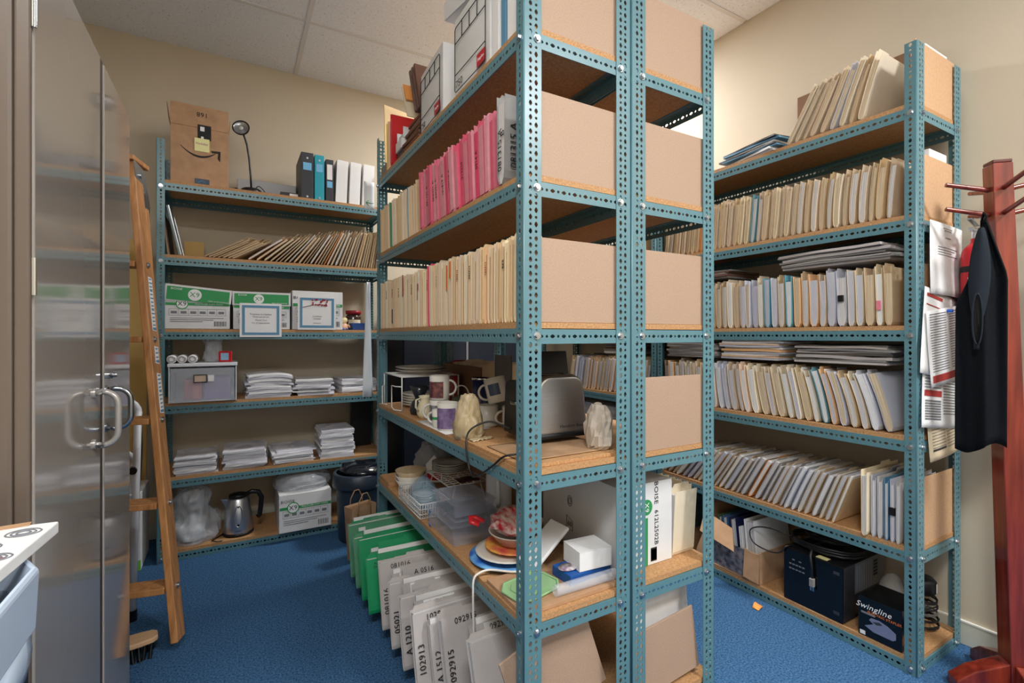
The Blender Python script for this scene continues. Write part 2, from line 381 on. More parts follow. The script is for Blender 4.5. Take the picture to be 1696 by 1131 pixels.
# ---------------------------------------------------------------- folders
Zt=[z+TOP+.0004 for z in LEVELS]      # board tops F,E,D,C,B,A
FM={}
def prof(t,h,bow,n=9):
    # centre line and half thickness by height; a folder is a U folded at the bottom
    out=[]
    for i in range(n):
        f=(i/(n-1))**2; z=h*f
        k=math.sqrt(max(0,1-(1-min(1,z/(t*.75+.003)))**2)) if i else .3
        k=min(1,k*(.82+.18*f)); out.append((bow*math.sin(PI*f*.9),t/2*k,z))
    return out
def folder_meshes(t,h,w,bow,tabpos,mname,pm,inset=.012,ph=.9,open_=1.0):
    key=(round(t,4),h,w,round(bow,3),tabpos,mname,pm,round(ph,2))
    if key in FM: return FM[key]
    b=B(); P=prof(t,h,bow); s=.0009
    L=[(c-k,z) for c,k,z in P]; Rr=[(c+k,z) for c,k,z in P]
    Li=[(min(y+s,c),max(z,s)) for (y,z),(c,k,_) in zip(L,P)]; Ri=[(max(y-s,c),max(z,s)) for (y,z),(c,k,_) in zip(Rr,P)]
    hf=h*.965   # front leaf is cut a little lower
    L[-1]=(L[-1][0],hf); Li[-1]=(Li[-1][0],hf)
    ring=L[::-1]+Rr+Ri[::-1]+Li   # closed outline
    n=len(ring); cr=.012
    v=[(x,y,z) for x in (0,w) for y,z in ring]
    # round the front top corners by pulling the two top points in
    fs=[(i,(i+1)%n,n+(i+1)%n,n+i) for i in range(n)]
    m=len(P)
    for off in (0,n):
        for i in range(m-1): # caps as strips outer/inner
            a,c=i,i+1; ii=n-1-i; jj=n-1-(i+1)
            # left: L reversed index i -> ring[i]; Li index m-1-i -> ring[3m + (m-1-i)]
            fs.append((off+i,off+i+1,off+3*m+(m-1-i-1),off+3*m+(m-1-i)))
            fs.append((off+m+i,off+m+i+1,off+2*m+(m-1-i-1),off+2*m+(m-1-i)))
    b.add(v,fs,0)
    # tab on the back leaf
    ty=Rr[-1][0]-s; tx0=.01+tabpos*(w-.1)
    b.add([(tx0,ty,h-.001),(tx0+.085,ty,h-.001),(tx0+.078,ty,h+.011),(tx0+.007,ty,h+.011),(tx0,ty+s,h-.001),(tx0+.085,ty+s,h-.001),(tx0+.078,ty+s,h+.011),(tx0+.007,ty+s,h+.011)],
          [(0,1,2,3),(7,6,5,4),(0,4,5,1),(1,5,6,2),(2,6,7,3),(3,7,4,0)],0)
    cov=b.mesh('file_folder',M[mname])
    pap=None
    if pm and t>.006:
        b=B(); Q=[(c,max(.0006,k-.0016),z) for c,k,z in prof(t*.94,h*ph,bow)]
        n=len(Q); vs=[];
        for x in (inset*.35,w-inset):
            vs+=[(x,c-k,max(z,.002)+.001) for c,k,z in Q]+[(x,c+k,max(z,.002)+.001) for c,k,z in Q]
        f=[]
        for i in range(n-1):
            f+=[(i,i+1,n+i+1,n+i),(2*n+i,3*n+i,3*n+i+1,2*n+i+1),(i,2*n+i,2*n+i+1,i+1),(n+i,n+i+1,3*n+i+1,3*n+i)]
        f+=[(n-1,2*n-1,4*n-1,3*n-1)]
        b.add(vs,f); pap=b.mesh('papers',M[pm])
    FM[key]=(cov,pap); return FM[key]
NF=0
def folder(loc,rz,lean,t,h,w,bow,mname,label,group,pm='paper_edges',tab=None,cat='folder',yaw=0,ph=.9,name='manila_folder'):
    global NF; NF+=1
    tab=random.choice((0,0,.35,.7)) if tab is None else tab
    c,p=folder_meshes(t,h,w,bow,tab,mname,pm,ph=ph)
    o=link(name,c,None,loc); tag(o,label,cat,group)
    z=abs(math.sin(lean))*t*.5
    o.location=(loc[0],loc[1],loc[2]+z)
    o.rotation_euler=(Matrix.Rotation(rz+yaw,4,'Z')@Matrix.Rotation(lean,4,'X')).to_euler()
    if p: link('papers',p,o)
    return o
def q(v,st): return round(v/st)*st
def row(axis,front,a0,a1,z,tmin,tmax,lean,mats,label,group,h=.24,w=.3,bow=.006,jit=.012,pmats=('paper_edges',),special=(),ph=(.86,.9,.96),name='manila_folder',thirds=None,gap=.0014):
    """Fill from a0 to a1 along axis ('y' faces -X, 'x' faces -Y); lean(f) in radians, + leans towards increasing a."""
    d=1 if a1>a0 else -1; a=a0; out=[]; sd=random.uniform(0,50); yw=random.uniform(-.006,.006)
    while True:
        f=(a-a0)/(a1-a0); t=q(random.uniform(tmin,tmax),(tmax-tmin)/3 or .001); th=lean(f); st=(t+gap)/math.cos(th); th2=lean(f+st/abs(a1-a0)); st=(t+gap+h*abs(th2-th)*1.55+abs(bow)*.85)/math.cos(max(abs(th),abs(th2)))
        if (a+d*st-a1)*d>0: break
        pos=a+d*st/2; fr=front+random.uniform(0,jit)
        m=random.choice(mats); lb,gp,nm=label,group,name
        if thirds:
            k=min(len(thirds)-1,int(f*len(thirds))); lb=label+', '+thirds[k]; gp=group+', '+thirds[k]
        for s_ in special:
            if not s_.get('used') and f>=s_['f']:
                s_['used']=1; m=s_['m']; lb=s_['label']; gp=None; nm=s_.get('name','coloured_folder'); break
        bw=q(bow*noise.noise((f*2.2+sd,0,0))*1.6,bow/6) if bow else 0
        hh=h+random.choice((-.006,0,0,.005))
        if axis=='y': o=folder((fr,pos,z),0,-th,t,hh,w,bw,m,lb,gp,pm=random.choice(pmats),yaw=yw,ph=random.choice(ph),name=nm)
        else: o=folder((pos,fr,z),R(90),th,t,hh,w,bw,m,lb,gp,pm=random.choice(pmats),yaw=yw,ph=random.choice(ph),name=nm)
        out.append((o,t,hh)); a+=d*st
    return out
def vtext(o,txt,t,h,size,mat_,x=.016,zc=.5,side=-1):
    """hand lettering running down the near face along the front edge of a folder"""
    text(txt,size,mat_,(x,side*(t/2+.0011),h*zc),(R(90),R(-90),0) if side<0 else (R(90),R(-90),R(180)),o)
MAN=['manila','manila','manila','cream_folder']
# middle rack, second shelf: tan, then pink folders, one grey folder at the near end
FX=.672
r_=row('y',FX,2.595,1.955,Zt[4],.014,.022,lambda f:R(3),MAN,'tan folder in the far half of the shelf above the packed manila row','tan folders beyond the pink ones',h=.236,bow=.003,pmats=('tan_edges',),name='manila_folder',
  special=[dict(f=.25,m='green_folder',label='dark green folder among the tan folders beyond the pink ones'),dict(f=.7,m='teal_folder',label='teal folder near the pink end of the tan folders')])
pk=row('y',FX,1.95,1.262,Zt[4],.020,.032,lambda f:R(4+3*math.sin(f*4)),['pink_folder'],'pink folder with cut corner tab standing in the pink row','pink folders on the middle rack',h=.25,bow=.004,name='pink_folder',pmats=['pink_papers'],thirds=['beside the tan ones','midway along the row','near the grey folder'])
ORD=['first','second','third','fourth','fifth','sixth','seventh','eighth','ninth','tenth','eleventh','twelfth','thirteenth','fourteenth','fifteenth','sixteenth','seventeenth','eighteenth','nineteenth','twentieth','next','next']
codes=['031121 A','','0MN21 A','03N21 A','','101819 A','','120219 A','','','012220','','','0914 A','','']
for n_,(o,t,h) in enumerate(pk):
    hf=h*random.uniform(.86,.97); B().box(-.0016,-t*.46,.008,-.0003,t*.44,hf).obj('end_flap',pink_m,o,bevel=.0004,seg=1)
for n_,((o,t,h),c) in enumerate(zip(pk[2:],codes)):
    if c:
        text(c,.020,ink_m,(-.0020,0,h*.52),(R(90),R(-90),R(-90)),o); o['label']='pink folder lettered %s down its edge, %s in the pink row'%(c,ORD[n_+2]); del o['group']
o=folder((.668,1.232,Zt[4]),0,0,.05,.262,.33,.0,'grey_folder','thick grey folder lettered 081315 at the near end of the pink row',None,pm='paper_edges',tab=0,name='grey_wallet')
vtext(o,'081315 A',.05,.262,.032,ink_m,.03,.42); vtext(o,'B Janel',.05,.262,.03,ink_m,.068,.5)
for zc,tx in ((.38,'081315 A'),(.55,'B')): text(tx,.03,ink_m,(-.0012,.004 if zc<.5 else -.012,.262*zc),(R(90),R(-90),R(-90)),o)
# middle rack, third shelf: packed manila row
mc=row('y',FX,2.60,1.125,Zt[3],.013,.021,lambda f:R(1.2*math.sin(f*5)),MAN,'manila folder packed upright above the crockery shelf','manila folders above the crockery',h=.238,bow=.002,jit=.008,pmats=('tan_edges',),thirds=['at the far end','left of the pink strip','right of the pink strip','at the toaster end'],
  special=[dict(f=.5,m='pink_folder',label='manila row folder with a bright pink tab strip, midway above the crockery'),dict(f=.83,m='peach_folder',label='orange tabbed folder near the toaster end of the packed manila row')])
for i in range(6,len(mc),5):
    o,t,h=mc[i]; text(random.choice(['100715','062914','120312','041613','RKB']),.014,redink_m if i%2 else ink_m,(-.0012,0,h*.72),(R(90),R(-90),R(-90)),o)
for i,(zc,hh,m) in {11:(.1,.07,dark_m),20:(.62,.1,redink_m),30:(.5,.07,dark_m),46:(.55,.09,orangeink_m),48:(.7,.06,orangeink_m)}.items():
    if i<len(mc): o,t,h=mc[i]; B().box(-.002,-t*.3,h*zc,-.0004,t*.25,h*zc+hh).obj('index_strip',m,o)
# back wall rack, second shelf: folders slumping to the right
lb=row('x',3.172,.81,.03,Zt[4],.006,.013,lambda f:R(8+50*f**1.1),MAN+['peach_folder'],'manila folder slumped sideways below the brown box, back rack','manila folders slumped on the back rack',h=.238,bow=.003,jit=.02,pmats=('cream_edges','cream_edges','paper_edges'),thirds=['upright at the right','half way over','nearly flat'],
  special=[dict(f=.3,m='lavender_paper',label='bluish white folder standing out in the slumped row on the back rack'),dict(f=.38,m='orange',label='orange folder in the slumped row on the back rack')])
lb+=row('x',3.172,.0,-.16,Zt[4],.008,.012,lambda f:R(60),MAN,'manila folder slumped sideways below the brown box, back rack','manila folders slumped on the back rack',h=.238,bow=0,jit=.02,pmats=('tan_edges',),thirds=['lying lowest at the left'])
# right rack
RXF=2.108
ra=row('y',RXF,1.265,.93,Zt[5],.014,.026,lambda f:-R(30-16*f),['cream_folder','manila'],'cream folder leaning on the top shelf by the coat stand','cream folders on the top right shelf',h=.245,bow=.006,pmats=('cream_edges',),name='cream_folder',thirds=['at the magazine end','at the end panel side'],
  special=[dict(f=.45,m='lavender_paper',label='grey white folder with printed label leaning among the top shelf cream folders'),dict(f=.86,m='cream_folder',label='tall pale envelope nearest the end panel on the top right shelf')])
rb=row('y',RXF,1.96,.84,Zt[4],.014,.026,lambda f:-R(5),MAN,'manila folder on the second right shelf','manila folders on the second right shelf',h=.225,bow=.009,pmats=('cream_edges','cream_edges','paper_edges'),thirds=['at the far end','left of centre','right of centre','by the near post'],
  special=[dict(f=.46,m='teal_folder',label='teal folder standing in the manila row on the second right shelf'),dict(f=.2,m='orange',label='orange backed folder at the far part of the second right shelf')])
for i in range(3,len(rb),4):
    o,t,h=rb[i]; vtext(o,random.choice(['REDUCT','TESTED','051914','CLOSED']),t,h,.013,redink_m,.018,.78)
MIX=['manila','manila','cream_folder','lavender_paper','peach_folder']; PM=['paper_edges','cream_edges','lavender_paper','white_paper']
rc=row('y',RXF,1.97,.825,Zt[3],.022,.036,lambda f:R(1.5),MIX,'bulging folder full of papers, eye level right shelf','bulging folders on the eye level right shelf',h=.226,bow=.004,pmats=PM,name='case_file',thirds=['at the far end','midway along','by the near post'],
  special=[dict(f=.05,m='teal_folder',label='dark teal folder at the far end of the eye level right shelf'),dict(f=.52,m='teal_folder',label='slim teal folder left of the widest teal one, eye level right shelf'),dict(f=.6,m='teal_folder',label='widest teal folder on the eye level right shelf'),dict(f=.68,m='peach_folder',label='peach folder just right of the widest teal one, eye level right shelf')])
for i in range(2,len(rc),4):
    o,t,h=rc[i]; vtext(o,random.choice(['GSM21','REF 2','0412','1019']),t,h,.014,ink_m if i%3 else redink_m,.018,.76)
o,t,h=rc[-6]; B().box(-.006,-.009,.1,.03,.009,.125).obj('binder_clip',black_m,o); o['label']='white paper bundle held by a black binder clip, eye level right shelf'; del o['group']
o,t,h=rc[-2]; B().box(-.003,-.006,.06,.0,.008,.095).obj('pink_flag',pink_m,o); o['label']='folder with a small pink flag by the near post, eye level right shelf'; del o['group']
rd=row('y',RXF,1.96,.815,Zt[2],.018,.034,lambda f:R(1+17*f),MIX,'full folder leaning back, right rack shelf below eye level','leaning folders below eye level on the right',h=.225,bow=.008,pmats=PM,name='case_file',thirds=['upright at the far end','midway along','leaning most by the near post'],
  special=[dict(f=.72,m='teal_folder',label='bright teal folder leaning among pale ones below eye level on the right')])
for i in range(2,len(rd),3):
    o,t,h=rd[i]; B().box(.006,-t/2-.0022,h*.86,.07,-t/2-.0011,h*.985).obj('tab_label',white_m,o); text(random.choice(['DONE','2014 A','HOLD']),.014,redink_m,(.038,-t/2-.0023,h*.92),SOUTH,o)
re_=row('y',RXF,1.98,1.035,Zt[1],.010,.022,lambda f:-R(42-24*f),['cream_folder','lavender_paper','fwhite' if 0 else 'pale_grey_folder','manila'],'slumped case file in the heap above the right floor shelf','slumping case files above the floor shelf',h=.215,bow=.007,name='case_file',thirds=['at the far end','in the middle','at the near end'],pmats=('paper_edges','lavender_paper','white_paper'),
  special=[dict(f=.55,m='orange',label='orange edged file in the slumping heap above the floor shelf')],ph=(.93,.97,1.0))
# right rack lower shelf: upright cream folder, white bundles and blue binder by the near post
for k,(y,t,m,lb_) in enumerate([(.94,.02,'cream_folder','upright cream folder ending the slumped heap by the near post'),(.917,.016,'lavender_paper','white bundle between the upright cream folder and the blue one'),(.896,.016,'paper_edges','second white bundle beside the blue folder by the near post'),(.875,.014,'blue_print','blue folder upright in the bundles by the near post'),(.856,.014,'lavender_paper','white bundle with black clip beside the blue folder'),(.838,.014,'paper_edges','last white bundle against the near post of the right rack')]):
    o=folder((RXF-(.02 if k==0 else 0),y,Zt[1]),0,0,t,.25 if k==0 else .232,.3,.0,m,lb_,None,pm='paper_edges',tab=.7,name=['cream_folder','paper_bundle','paper_bundle','blue_folder','paper_bundle','paper_bundle'][k])
    if k==4: B().box(-.004,-.009,.1,.02,.0095,.128).obj('binder_clip',black_m,o)
# far right rack (seen through gaps) and second rack
row('y',2.11,2.85,2.07,Zt[2],.02,.034,lambda f:-R(10),MIX,'pale folder on the far right rack, seen behind the toaster','pale folders on the far right rack',h=.22,bow=.006,pmats=PM,name='case_file')
row('y',2.11,2.6,2.07,Zt[4],.02,.034,lambda f:R(4),MAN,'manila folder on the far right rack, seen through the upper gaps','manila folders on the far right rack',h=.225)
row('y',2.11,2.30,2.07,Zt[1],.02,.034,lambda f:R(12),MIX,'folder low on the far right rack, seen past the white green box','low folders on the far right rack',h=.22,pmats=PM,name='case_file')
row('y',1.062,2.565,2.16,Zt[2],.02,.034,lambda f:R(8),MAN,'tan folder behind the mugs on the rack backing the crockery shelf','tan folders behind the mugs',h=.215,w=.29,bow=.003,
  special=[dict(f=.05,m='dark_red',label='dark red folder behind the mugs'),dict(f=.6,m='peach_folder',label='peach folder behind the white mugs')])
# middle rack floor shelf: green and pale folders poking out, leaning away
gf=[]
a=2.46; k=0
pale=['010116','081016','010111','A 0516','05021','0022 71','081210','A 1210','A 7171','050213','102913','A 1512','092915','102915','0929/5','031214','','','','']
npale=0
while a>1.215:
    f=(2.46-a)/1.26; g=a>1.98; t=(.016,.022,.028)[k%3] if g else (.018,.026,.034)[(k*2)%3]
    th=R(18+3*math.sin(a*7)); x=.52+.04*math.sin(k*2.1)+(.0 if g else .02)+.05*max(0,f-.6)
    if f>.93: x=max(x,.61)
    if 1.26<a<1.42: x=max(x,.669)
    m='green_folder' if g else 'pale_grey_folder'
    lab='green folder poking out over the carpet from the floor shelf' if g else 'pale grey folder poking out from the floor shelf under the party plates'
    h=.235+.02*math.sin(k*3.3)
    o=folder((x,a,Zt[0]),0,-th,t,h,.33,.004*math.sin(a*5),m,lab,'green folders on the floor shelf' if g else 'pale grey folders on the floor shelf',pm='paper_edges',ph=(1.03,.92,.97)[k%3],tab=.0 if k%2 else .45,yaw=R(3*math.sin(a*6)),name='green_folder' if g else 'grey_folder')
    if not g:
        c=pale[npale%20] if npale<20 else ''; npale+=1
        if c:
            vtext(o,c,t,h,.030,ink_m,.022,.40); text(c,.026,ink_m,(.085,-t/2-.0026 if k%3==0 else -t/2-.0012,h*.885),SOUTH,o)
            o['label']='pale grey folder lettered %s, %s past the green ones'%(c,ORD[min(21,npale-1)]); del o['group']
        if k%3==0: B().box(.028,-t/2-.0024,h*.82,.145,-t/2-.0012,h*.955).obj('tab_label',white_m,o)
    elif k%2: text('A 0%d'%(k*37),.022,ink_m,(.03,-t/2-.0012,.16),(R(90),R(-70),0),o); o['label']='green folder lettered A 0%d, %s of the green ones from the trash can'%(k*37,ORD[k]); del o['group']
    gf.append((o,g)); a-=(t+.002)/math.cos(th)+.0145; k+=1
# ---------------------------------------------------------------- flat piles
def pile(loc,rz,w,d,hs,mats,label,cat='papers',group=None,jit=.012,wav=.004,name='paper_stack',fold=0,yaw=3,slump=0):
    r=thing(name,label,cat,loc,rz,group); z=.0003
    for i,h in enumerate(hs):
        b=B(); ox,oy=random.uniform(-jit,jit),random.uniform(-jit,jit); an=R(random.uniform(-yaw,yaw)); ww,dd=w*random.uniform(.96,1.02),d*random.uniform(.96,1.02)
        sd=random.uniform(0,99); nu,nv=7,5; g=min(1,i/2)
        def pt(u,v,top):
            x=(u-.5)*ww;y=(v-.5)*dd
            e=noise.noise((u*2.1+sd*.13,v*2.1,i*.35+sd*.01))*wav*g
            e=max(e,-h*.25) if not top else e
            edge=noise.noise((u*9+sd,v*9,top))*.0022
            X=x*math.cos(an)-y*math.sin(an)+ox;Y=x*math.sin(an)+y*math.cos(an)+oy
            s_=-slump*(z+h)*max(0,abs(u-.5)*2-.2)**2
            return (X+edge,Y+edge,max(z+(h if top else 0)+e*(1 if top else .9)+s_,.0004 if not top else .001))
        vs=[pt(a/nu,c/nv,tp) for tp in (0,1) for a in range(nu+1) for c in range(nv+1)]; n=(nu+1)*(nv+1)
        fs=[]
        for a in range(nu):
            for c in range(nv):
                p=a*(nv+1)+c; fs+=[(p,p+1,p+nv+2,p+nv+1),(n+p,n+p+nv+1,n+p+nv+2,n+p+1)]
        rim=[a*(nv+1) for a in range(nu+1)]+[nu*(nv+1)+c for c in range(1,nv+1)]+[a*(nv+1)+nv for a in range(nu-1,-1,-1)]+[c for c in range(nv-1,0,-1)]
        for p,p2 in zip(rim,rim[1:]+rim[:1]): fs.append((p,p2,p2+n,p+n))
        b.add(vs,fs); b.obj('sheaf',M[mats[i%len(mats)] if len(mats)>1 else mats[0]],r)
        z+=h+.0006
    return r
WP=['stacked_paper','stacked_paper','white_paper']
def hs(n,a=.006,b=.014): return [random.uniform(a,b) for _ in range(n)]
# back rack fourth and fifth shelves
pile((.175,3.315,Zt[2]),R(2),.235,.28,hs(12,.008,.015),WP,'tallest white paper stack, beside the drawer box on the back rack',slump=.12)
pile((.435,3.32,Zt[2]),R(-3),.21,.28,hs(9,.006,.012),WP,'white paper stack in the middle of three on the drawer box shelf')
pile((.70,3.33,Zt[2]),R(3),.22,.28,hs(8,.007,.012),WP,'white paper stack under the hanging sheet on the back rack')
pile((-.19,3.32,Zt[1]),R(2),.20,.28,hs(10,.006,.012),WP,'sprawling white paper stack left of the shelf above the kettle',jit=.012,yaw=4)
pile((.060,3.32,Zt[1]),R(-2),.215,.28,hs(10,.007,.012),WP,'white paper stack above the kettle, next to the sprawling stack')
pile((.31,3.32,Zt[1]),R(3),.22,.28,hs(8,.006,.011),WP,'lowest white paper stack, above the box of papers on the back rack')
pile((.565,3.32,Zt[1]),R(-1),.20,.28,hs(13,.009,.015),WP,'tall straight white paper stack at the right of the shelf above the kettle',jit=.006)
# piles lying on the right rack folders
zt=Zt[3]+.252
GB=['pale_grey_folder','grey_folder']
pile((2.25,1.74,zt),R(4),.26,.34,hs(5,.006,.01),['grey_folder','brown_wallet'],'dark stack of flat folders lying on the far end of the eye level row',jit=.02)
pile((2.25,1.08,zt+.0),R(-2),.27,.42,hs(7,.007,.011),['pale_grey_folder','grey_folder'],'grey stack of flat folders lying over the eye level row near the post',jit=.02,wav=.008)
zt=Zt[2]+.25
pile((2.25,1.78,zt),R(3),.27,.3,hs(7,.008,.012),['pale_grey_folder','grey_folder'],'dark flat pile lying at the far end above the leaning folders',jit=.015)
pile((2.26,1.44,zt),R(1),.27,.30,hs(10,.007,.011),['lavender_paper','peach_folder','white_paper'],'mixed pile of white and tan folders lying above the leaning folders',jit=.012)
pile((2.27,1.04,zt),R(-2),.27,.36,hs(8,.007,.012),['pale_grey_folder','grey_folder'],'long grey pile lying above the leaning folders nearest the post',jit=.015,wav=.008)
pile((2.27,2.34,Zt[2]+.25),R(2),.27,.3,hs(6,.008,.014),['pale_grey_folder','grey_folder','brown_wallet'],'brown and grey pile lying on the far right rack behind the toaster',jit=.02)
pile((2.24,2.66,Zt[1]+.0),R(90),.5,.2,hs(14,.016,.024),['white_paper','stacked_paper'],'white paper stack low on the far right rack, seen behind the paper bag',jit=.008)
# top right shelf: magazines
pile((2.235,1.43,Zt[5]),R(-8),.24,.30,hs(8,.005,.009),['lavender_paper','white_paper','blue_print','dark_grey'],'fanned stack of magazines lying on the top right shelf','magazines',jit=.014,yaw=6)
# ---------------------------------------------------------------- end panels
def panel(x0,x1,y,z,h,label,m=None,rot=None):
    return tag(B().box(0,0,0,x1-x0,.006,h).obj('end_panel',m or hard_m,None,bevel=.0008,seg=1,loc=(x0,y,z),rot=rot),label,'panel')
for k,nm in ((5,'top'),(4,'pink folder'),(3,'manila folder')):
    panel(.676,1.036,1.1085,Zt[k],.232,'hardboard end panel closing the %s shelf beside the near post of the middle rack'%nm)
for k,nm in ((5,'top'),(4,'second'),(3,'third'),(2,'fourth')):
    panel(1.062,1.421,1.1085,Zt[k],.232,'hardboard end panel on the %s shelf of the rack backed to the middle one'%nm)
for k,nm,h in ((5,'top shelf by the coat stand',.226),(4,'second shelf above the hung papers',.226),(3,'shelf behind the hung papers',.226),(1,'shelf above the cable tangle',.245)):
    panel(2.112,2.471,.7865,Zt[k],h,'orange tan hardboard end panel on the '+nm,hard2_m)
tag(B().box(0,0,0,.006,.47,.36).obj('back_panel',cardd_m,None,bevel=.0008,seg=1,loc=(2.462,.935,Zt[5])),'long brown board standing behind the cream folders on the top right shelf','panel')
# leaning boards at the floor shelves
tag(B().box(0,0,0,.30,.007,.262).obj('leaning_board',hard_m,None,bevel=.001,seg=1,loc=(.705,1.147,.07),rot=(R(-3),R(-18),0)),'tan board leaning crooked in front of the pale grey folders at the bottom','board')
tag(B().box(0,0,0,.30,.008,.205).obj('leaning_board',hard_m,None,bevel=.001,seg=1,loc=(1.085,1.124,Zt[0]+.0012),rot=(R(-4),R(-5),0)),'brown board standing upright below the white green box','board')
tag(B().box(0,0,0,.30,.006,.275).obj('card_sheet',wbox_m,None,loc=(1.10,1.17,Zt[0]+.004),rot=(R(-5),0,0)),'white card sheets standing behind the brown board at the bottom','card')
# ---------------------------------------------------------------- cabinet
cb=thing('storage_cabinet','tall glossy taupe metal cabinet with two looped handles at the left','cabinet',(-.28,1.05,0))
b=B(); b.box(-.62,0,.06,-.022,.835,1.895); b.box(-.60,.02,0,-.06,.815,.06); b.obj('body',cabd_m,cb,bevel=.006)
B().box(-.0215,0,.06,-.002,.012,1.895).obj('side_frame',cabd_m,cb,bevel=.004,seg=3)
b=B(); b.box(-.0219,.4575,.06,-.003,.4955,1.893); b.obj('centre_stile',mat('stile_brown',(60,50,44),.6),cb,bevel=.002)
d1=B().box(-.0205,.0125,.07,0,.457,1.888).obj('door',cab_m,cb,bevel=.004,seg=3)
d2=B().box(-.0205,.496,.07,.0,.835,1.888).obj('door',cab_m,cb,bevel=.004,seg=3)
def dloop(y,z0,z1,out,m,parent):
    b=B(); pts=[]
    r=.03
    for p in [(0,z1),(out*.35,z1+.004)]: pts.append((p[0],y,p[1]))
    for a in range(0,91,18): pts.append((out-r+r*math.sin(R(a)),y,z1+.004-r+r*math.cos(R(a))))
    for a in range(90,181,18): pts.append((out-r+r*math.sin(R(a)),y,z0-.004+r+r*math.cos(R(a))))
    for p in [(out*.35,z0-.004),(0,z0)]: pts.append((p[0],y,p[1]))
    b.tube(pts,.0085,10,flat=.8); b.cyl((0,y,z1),(.004,y,z1),.012); b.cyl((0,y,z0),(.004,y,z0),.012)
    return b.obj('handle',m,parent)
dloop(.395,.965,1.082,.044,mat('handle_grey',(176,172,168),.25,.4),d1); dloop(.515,.985,1.078,.050,satin_m,d2)
B().cyl((0,.53,1.115),(.012,.53,1.115),.009).cyl((.012,.53,1.115),(.02,.53,1.115),.006).obj('lock',chrome_m,d2)
for z in (1.74,1.31,.5): B().cyl((.001,.006,z-.03),(.001,.006,z+.03),.004).obj('hinge',chrome_m,cb)
# ---------------------------------------------------------------- pale bin with flat printed box on top, bottom left corner
bn=thing('recycling_bin','pale blue white tall bin at the lower left, carrying a printed box','bin',(-.425,.66,0))
b=B(); P=[(.015,-.155),(.16,-.155),(.19,-.135),(.205,-.11),(.205,.15),(.19,.18),(.16,.192),(-.16,.192),(-.19,.18),(-.205,.15),(-.205,-.11),(-.19,-.135),(-.16,-.155)]
rings=[]
for z,k in ((0,.93),(.05,.95),(.84,.985),(.85,1.03),(.925,1.045),(.932,1.02),(.90,.95),(.88,.94),(.06,.9)): rings.append([(x*k,y*k,z) for x,y in P])
n=len(P); b.add([p for r in rings for p in r],[(j*n+i,j*n+(i+1)%n,(j+1)*n+(i+1)%n,(j+1)*n+i) for j in range(len(rings)-1) for i in range(n)]+[tuple(range(n))[::-1],tuple(range(len(rings)*n-n,len(rings)*n))],0,False)
b.obj('bin_body',fridge_m,bn,bevel=.004)
b=B(); b.surf(lambda u,v:(.2065+.006*math.sin(PI*v),-.10+.24*u,.80+.05*v+.025*math.cos(u*2*PI)*v),14,4,thick=.004); b.obj('grip_lip',fridge_m,bn)
B().box(.201,.128,.73,.2035,.160,.80).obj('badge',black_m,bn,bevel=.001)
fb=thing('flat_box','flat white box printed with grey swirls and maroon stripes, on the pale bin','box',(-.408,.70,.9335),R(-5))
B().box(-.22,-.22,0,.17,.24,.0165).obj('box_body',wbox_m,fb,bevel=.002)
b=B()
for cx,cy,rr in ((.145,.205,.018),(.118,.16,.022),(.15,.12,.016),(.085,.205,.02),(.07,.14,.03),(.13,.08,.03),(.04,.05,.04)):
    for k in (1,.7,.4):
        pts=[(cx+rr*k*math.cos(a*.35),cy+rr*k*.8*math.sin(a*.35),.0168) for a in range(18)]; b.tube(pts,.0011,4,closed=True)
b.obj('swirl_print',greyink_m,fb)['kind']='stuff'
b=B()
for x,y,w_,h_,a in ((.135,.10,.06,.012,35),(.12,.072,.08,.014,28),(.05,-.10,.16,.026,18)): b.obox((x,y,.0168),(w_,h_,.0006),(0,0,a))
b.obj('maroon_stripe',maroon_m,fb)
B().obox((.06,.228,.0172),(.16,.016,.001),(0,0,10)).obj('bare_card_strip',card_m,fb)
# ---------------------------------------------------------------- stepladder, closed and leaning
ld=thing('stepladder','worn wooden stepladder leaning closed beside the cabinet with metal hinge plates','ladder',(-.19,2.28,0),R(-13))
def along(p0,p1,wx,wy,b):
    p0=Vector(p0);p1=Vector(p1); t=(p1-p0).normalized(); x=Vector((1,0,0)); x=(x-t*x.dot(t)).normalized(); y=t.cross(x)
    v=[]
    for p in (p0,p1):
        for sx,sy in ((-1,-1),(1,-1),(1,1),(-1,1)): v.append(p+x*sx*wx/2+y*sy*wy/2)
    b.add(v,[(0,3,2,1),(4,5,6,7),(0,1,5,4),(1,2,6,5),(2,3,7,6),(3,0,4,7)]); return b
FB,FT=Vector((0,.0,.036)),Vector((-.249,.271,1.95)); LB,LT=Vector((-.52,.0,.036)),Vector((-.57,.271,1.95))
rr_=along(FB,FT,.027,.078,B()).obj('rail',wood_m,ld,bevel=.004); along(LB,LT,.027,.078,B()).obj('rail',wood_m,ld,bevel=.004)
off=Vector((0,.082,.02))
along(FB+off+Vector((-.03,0,-.02)),FT+off+Vector((.0,0,-.10)),.024,.035,B()).obj('rear_rail',wood_m,ld,bevel=.003); along(LB+off+Vector((.03,0,-.02)),LT+off+Vector((0,0,-.10)),.024,.035,B()).obj('rear_rail',wood_m,ld,bevel=.003)
for z in (.235,.55,.875,1.20,1.51):
    f=(z-.036)/(1.95-.036); a=FB.lerp(FT,f); c=LB.lerp(LT,f)
    B().box(c.x+.016,a.y-.045,z-.012,a.x-.016,a.y+.045,z+.012).obj('step',wood_m,ld,bevel=.003)
    B().cyl((a.x+.013,a.y,z),(a.x+.019,a.y,z),.012,n=10).cyl((a.x+.019,a.y,z),(a.x+.023,a.y,z),.006,n=8).obj('rod_nut',zinc_m,rr_)
B().box(LT.x-.03,FT.y-.06,1.951,FT.x+.02,FT.y+.10,1.972).obj('top_cap',wood_m,ld,bevel=.004)
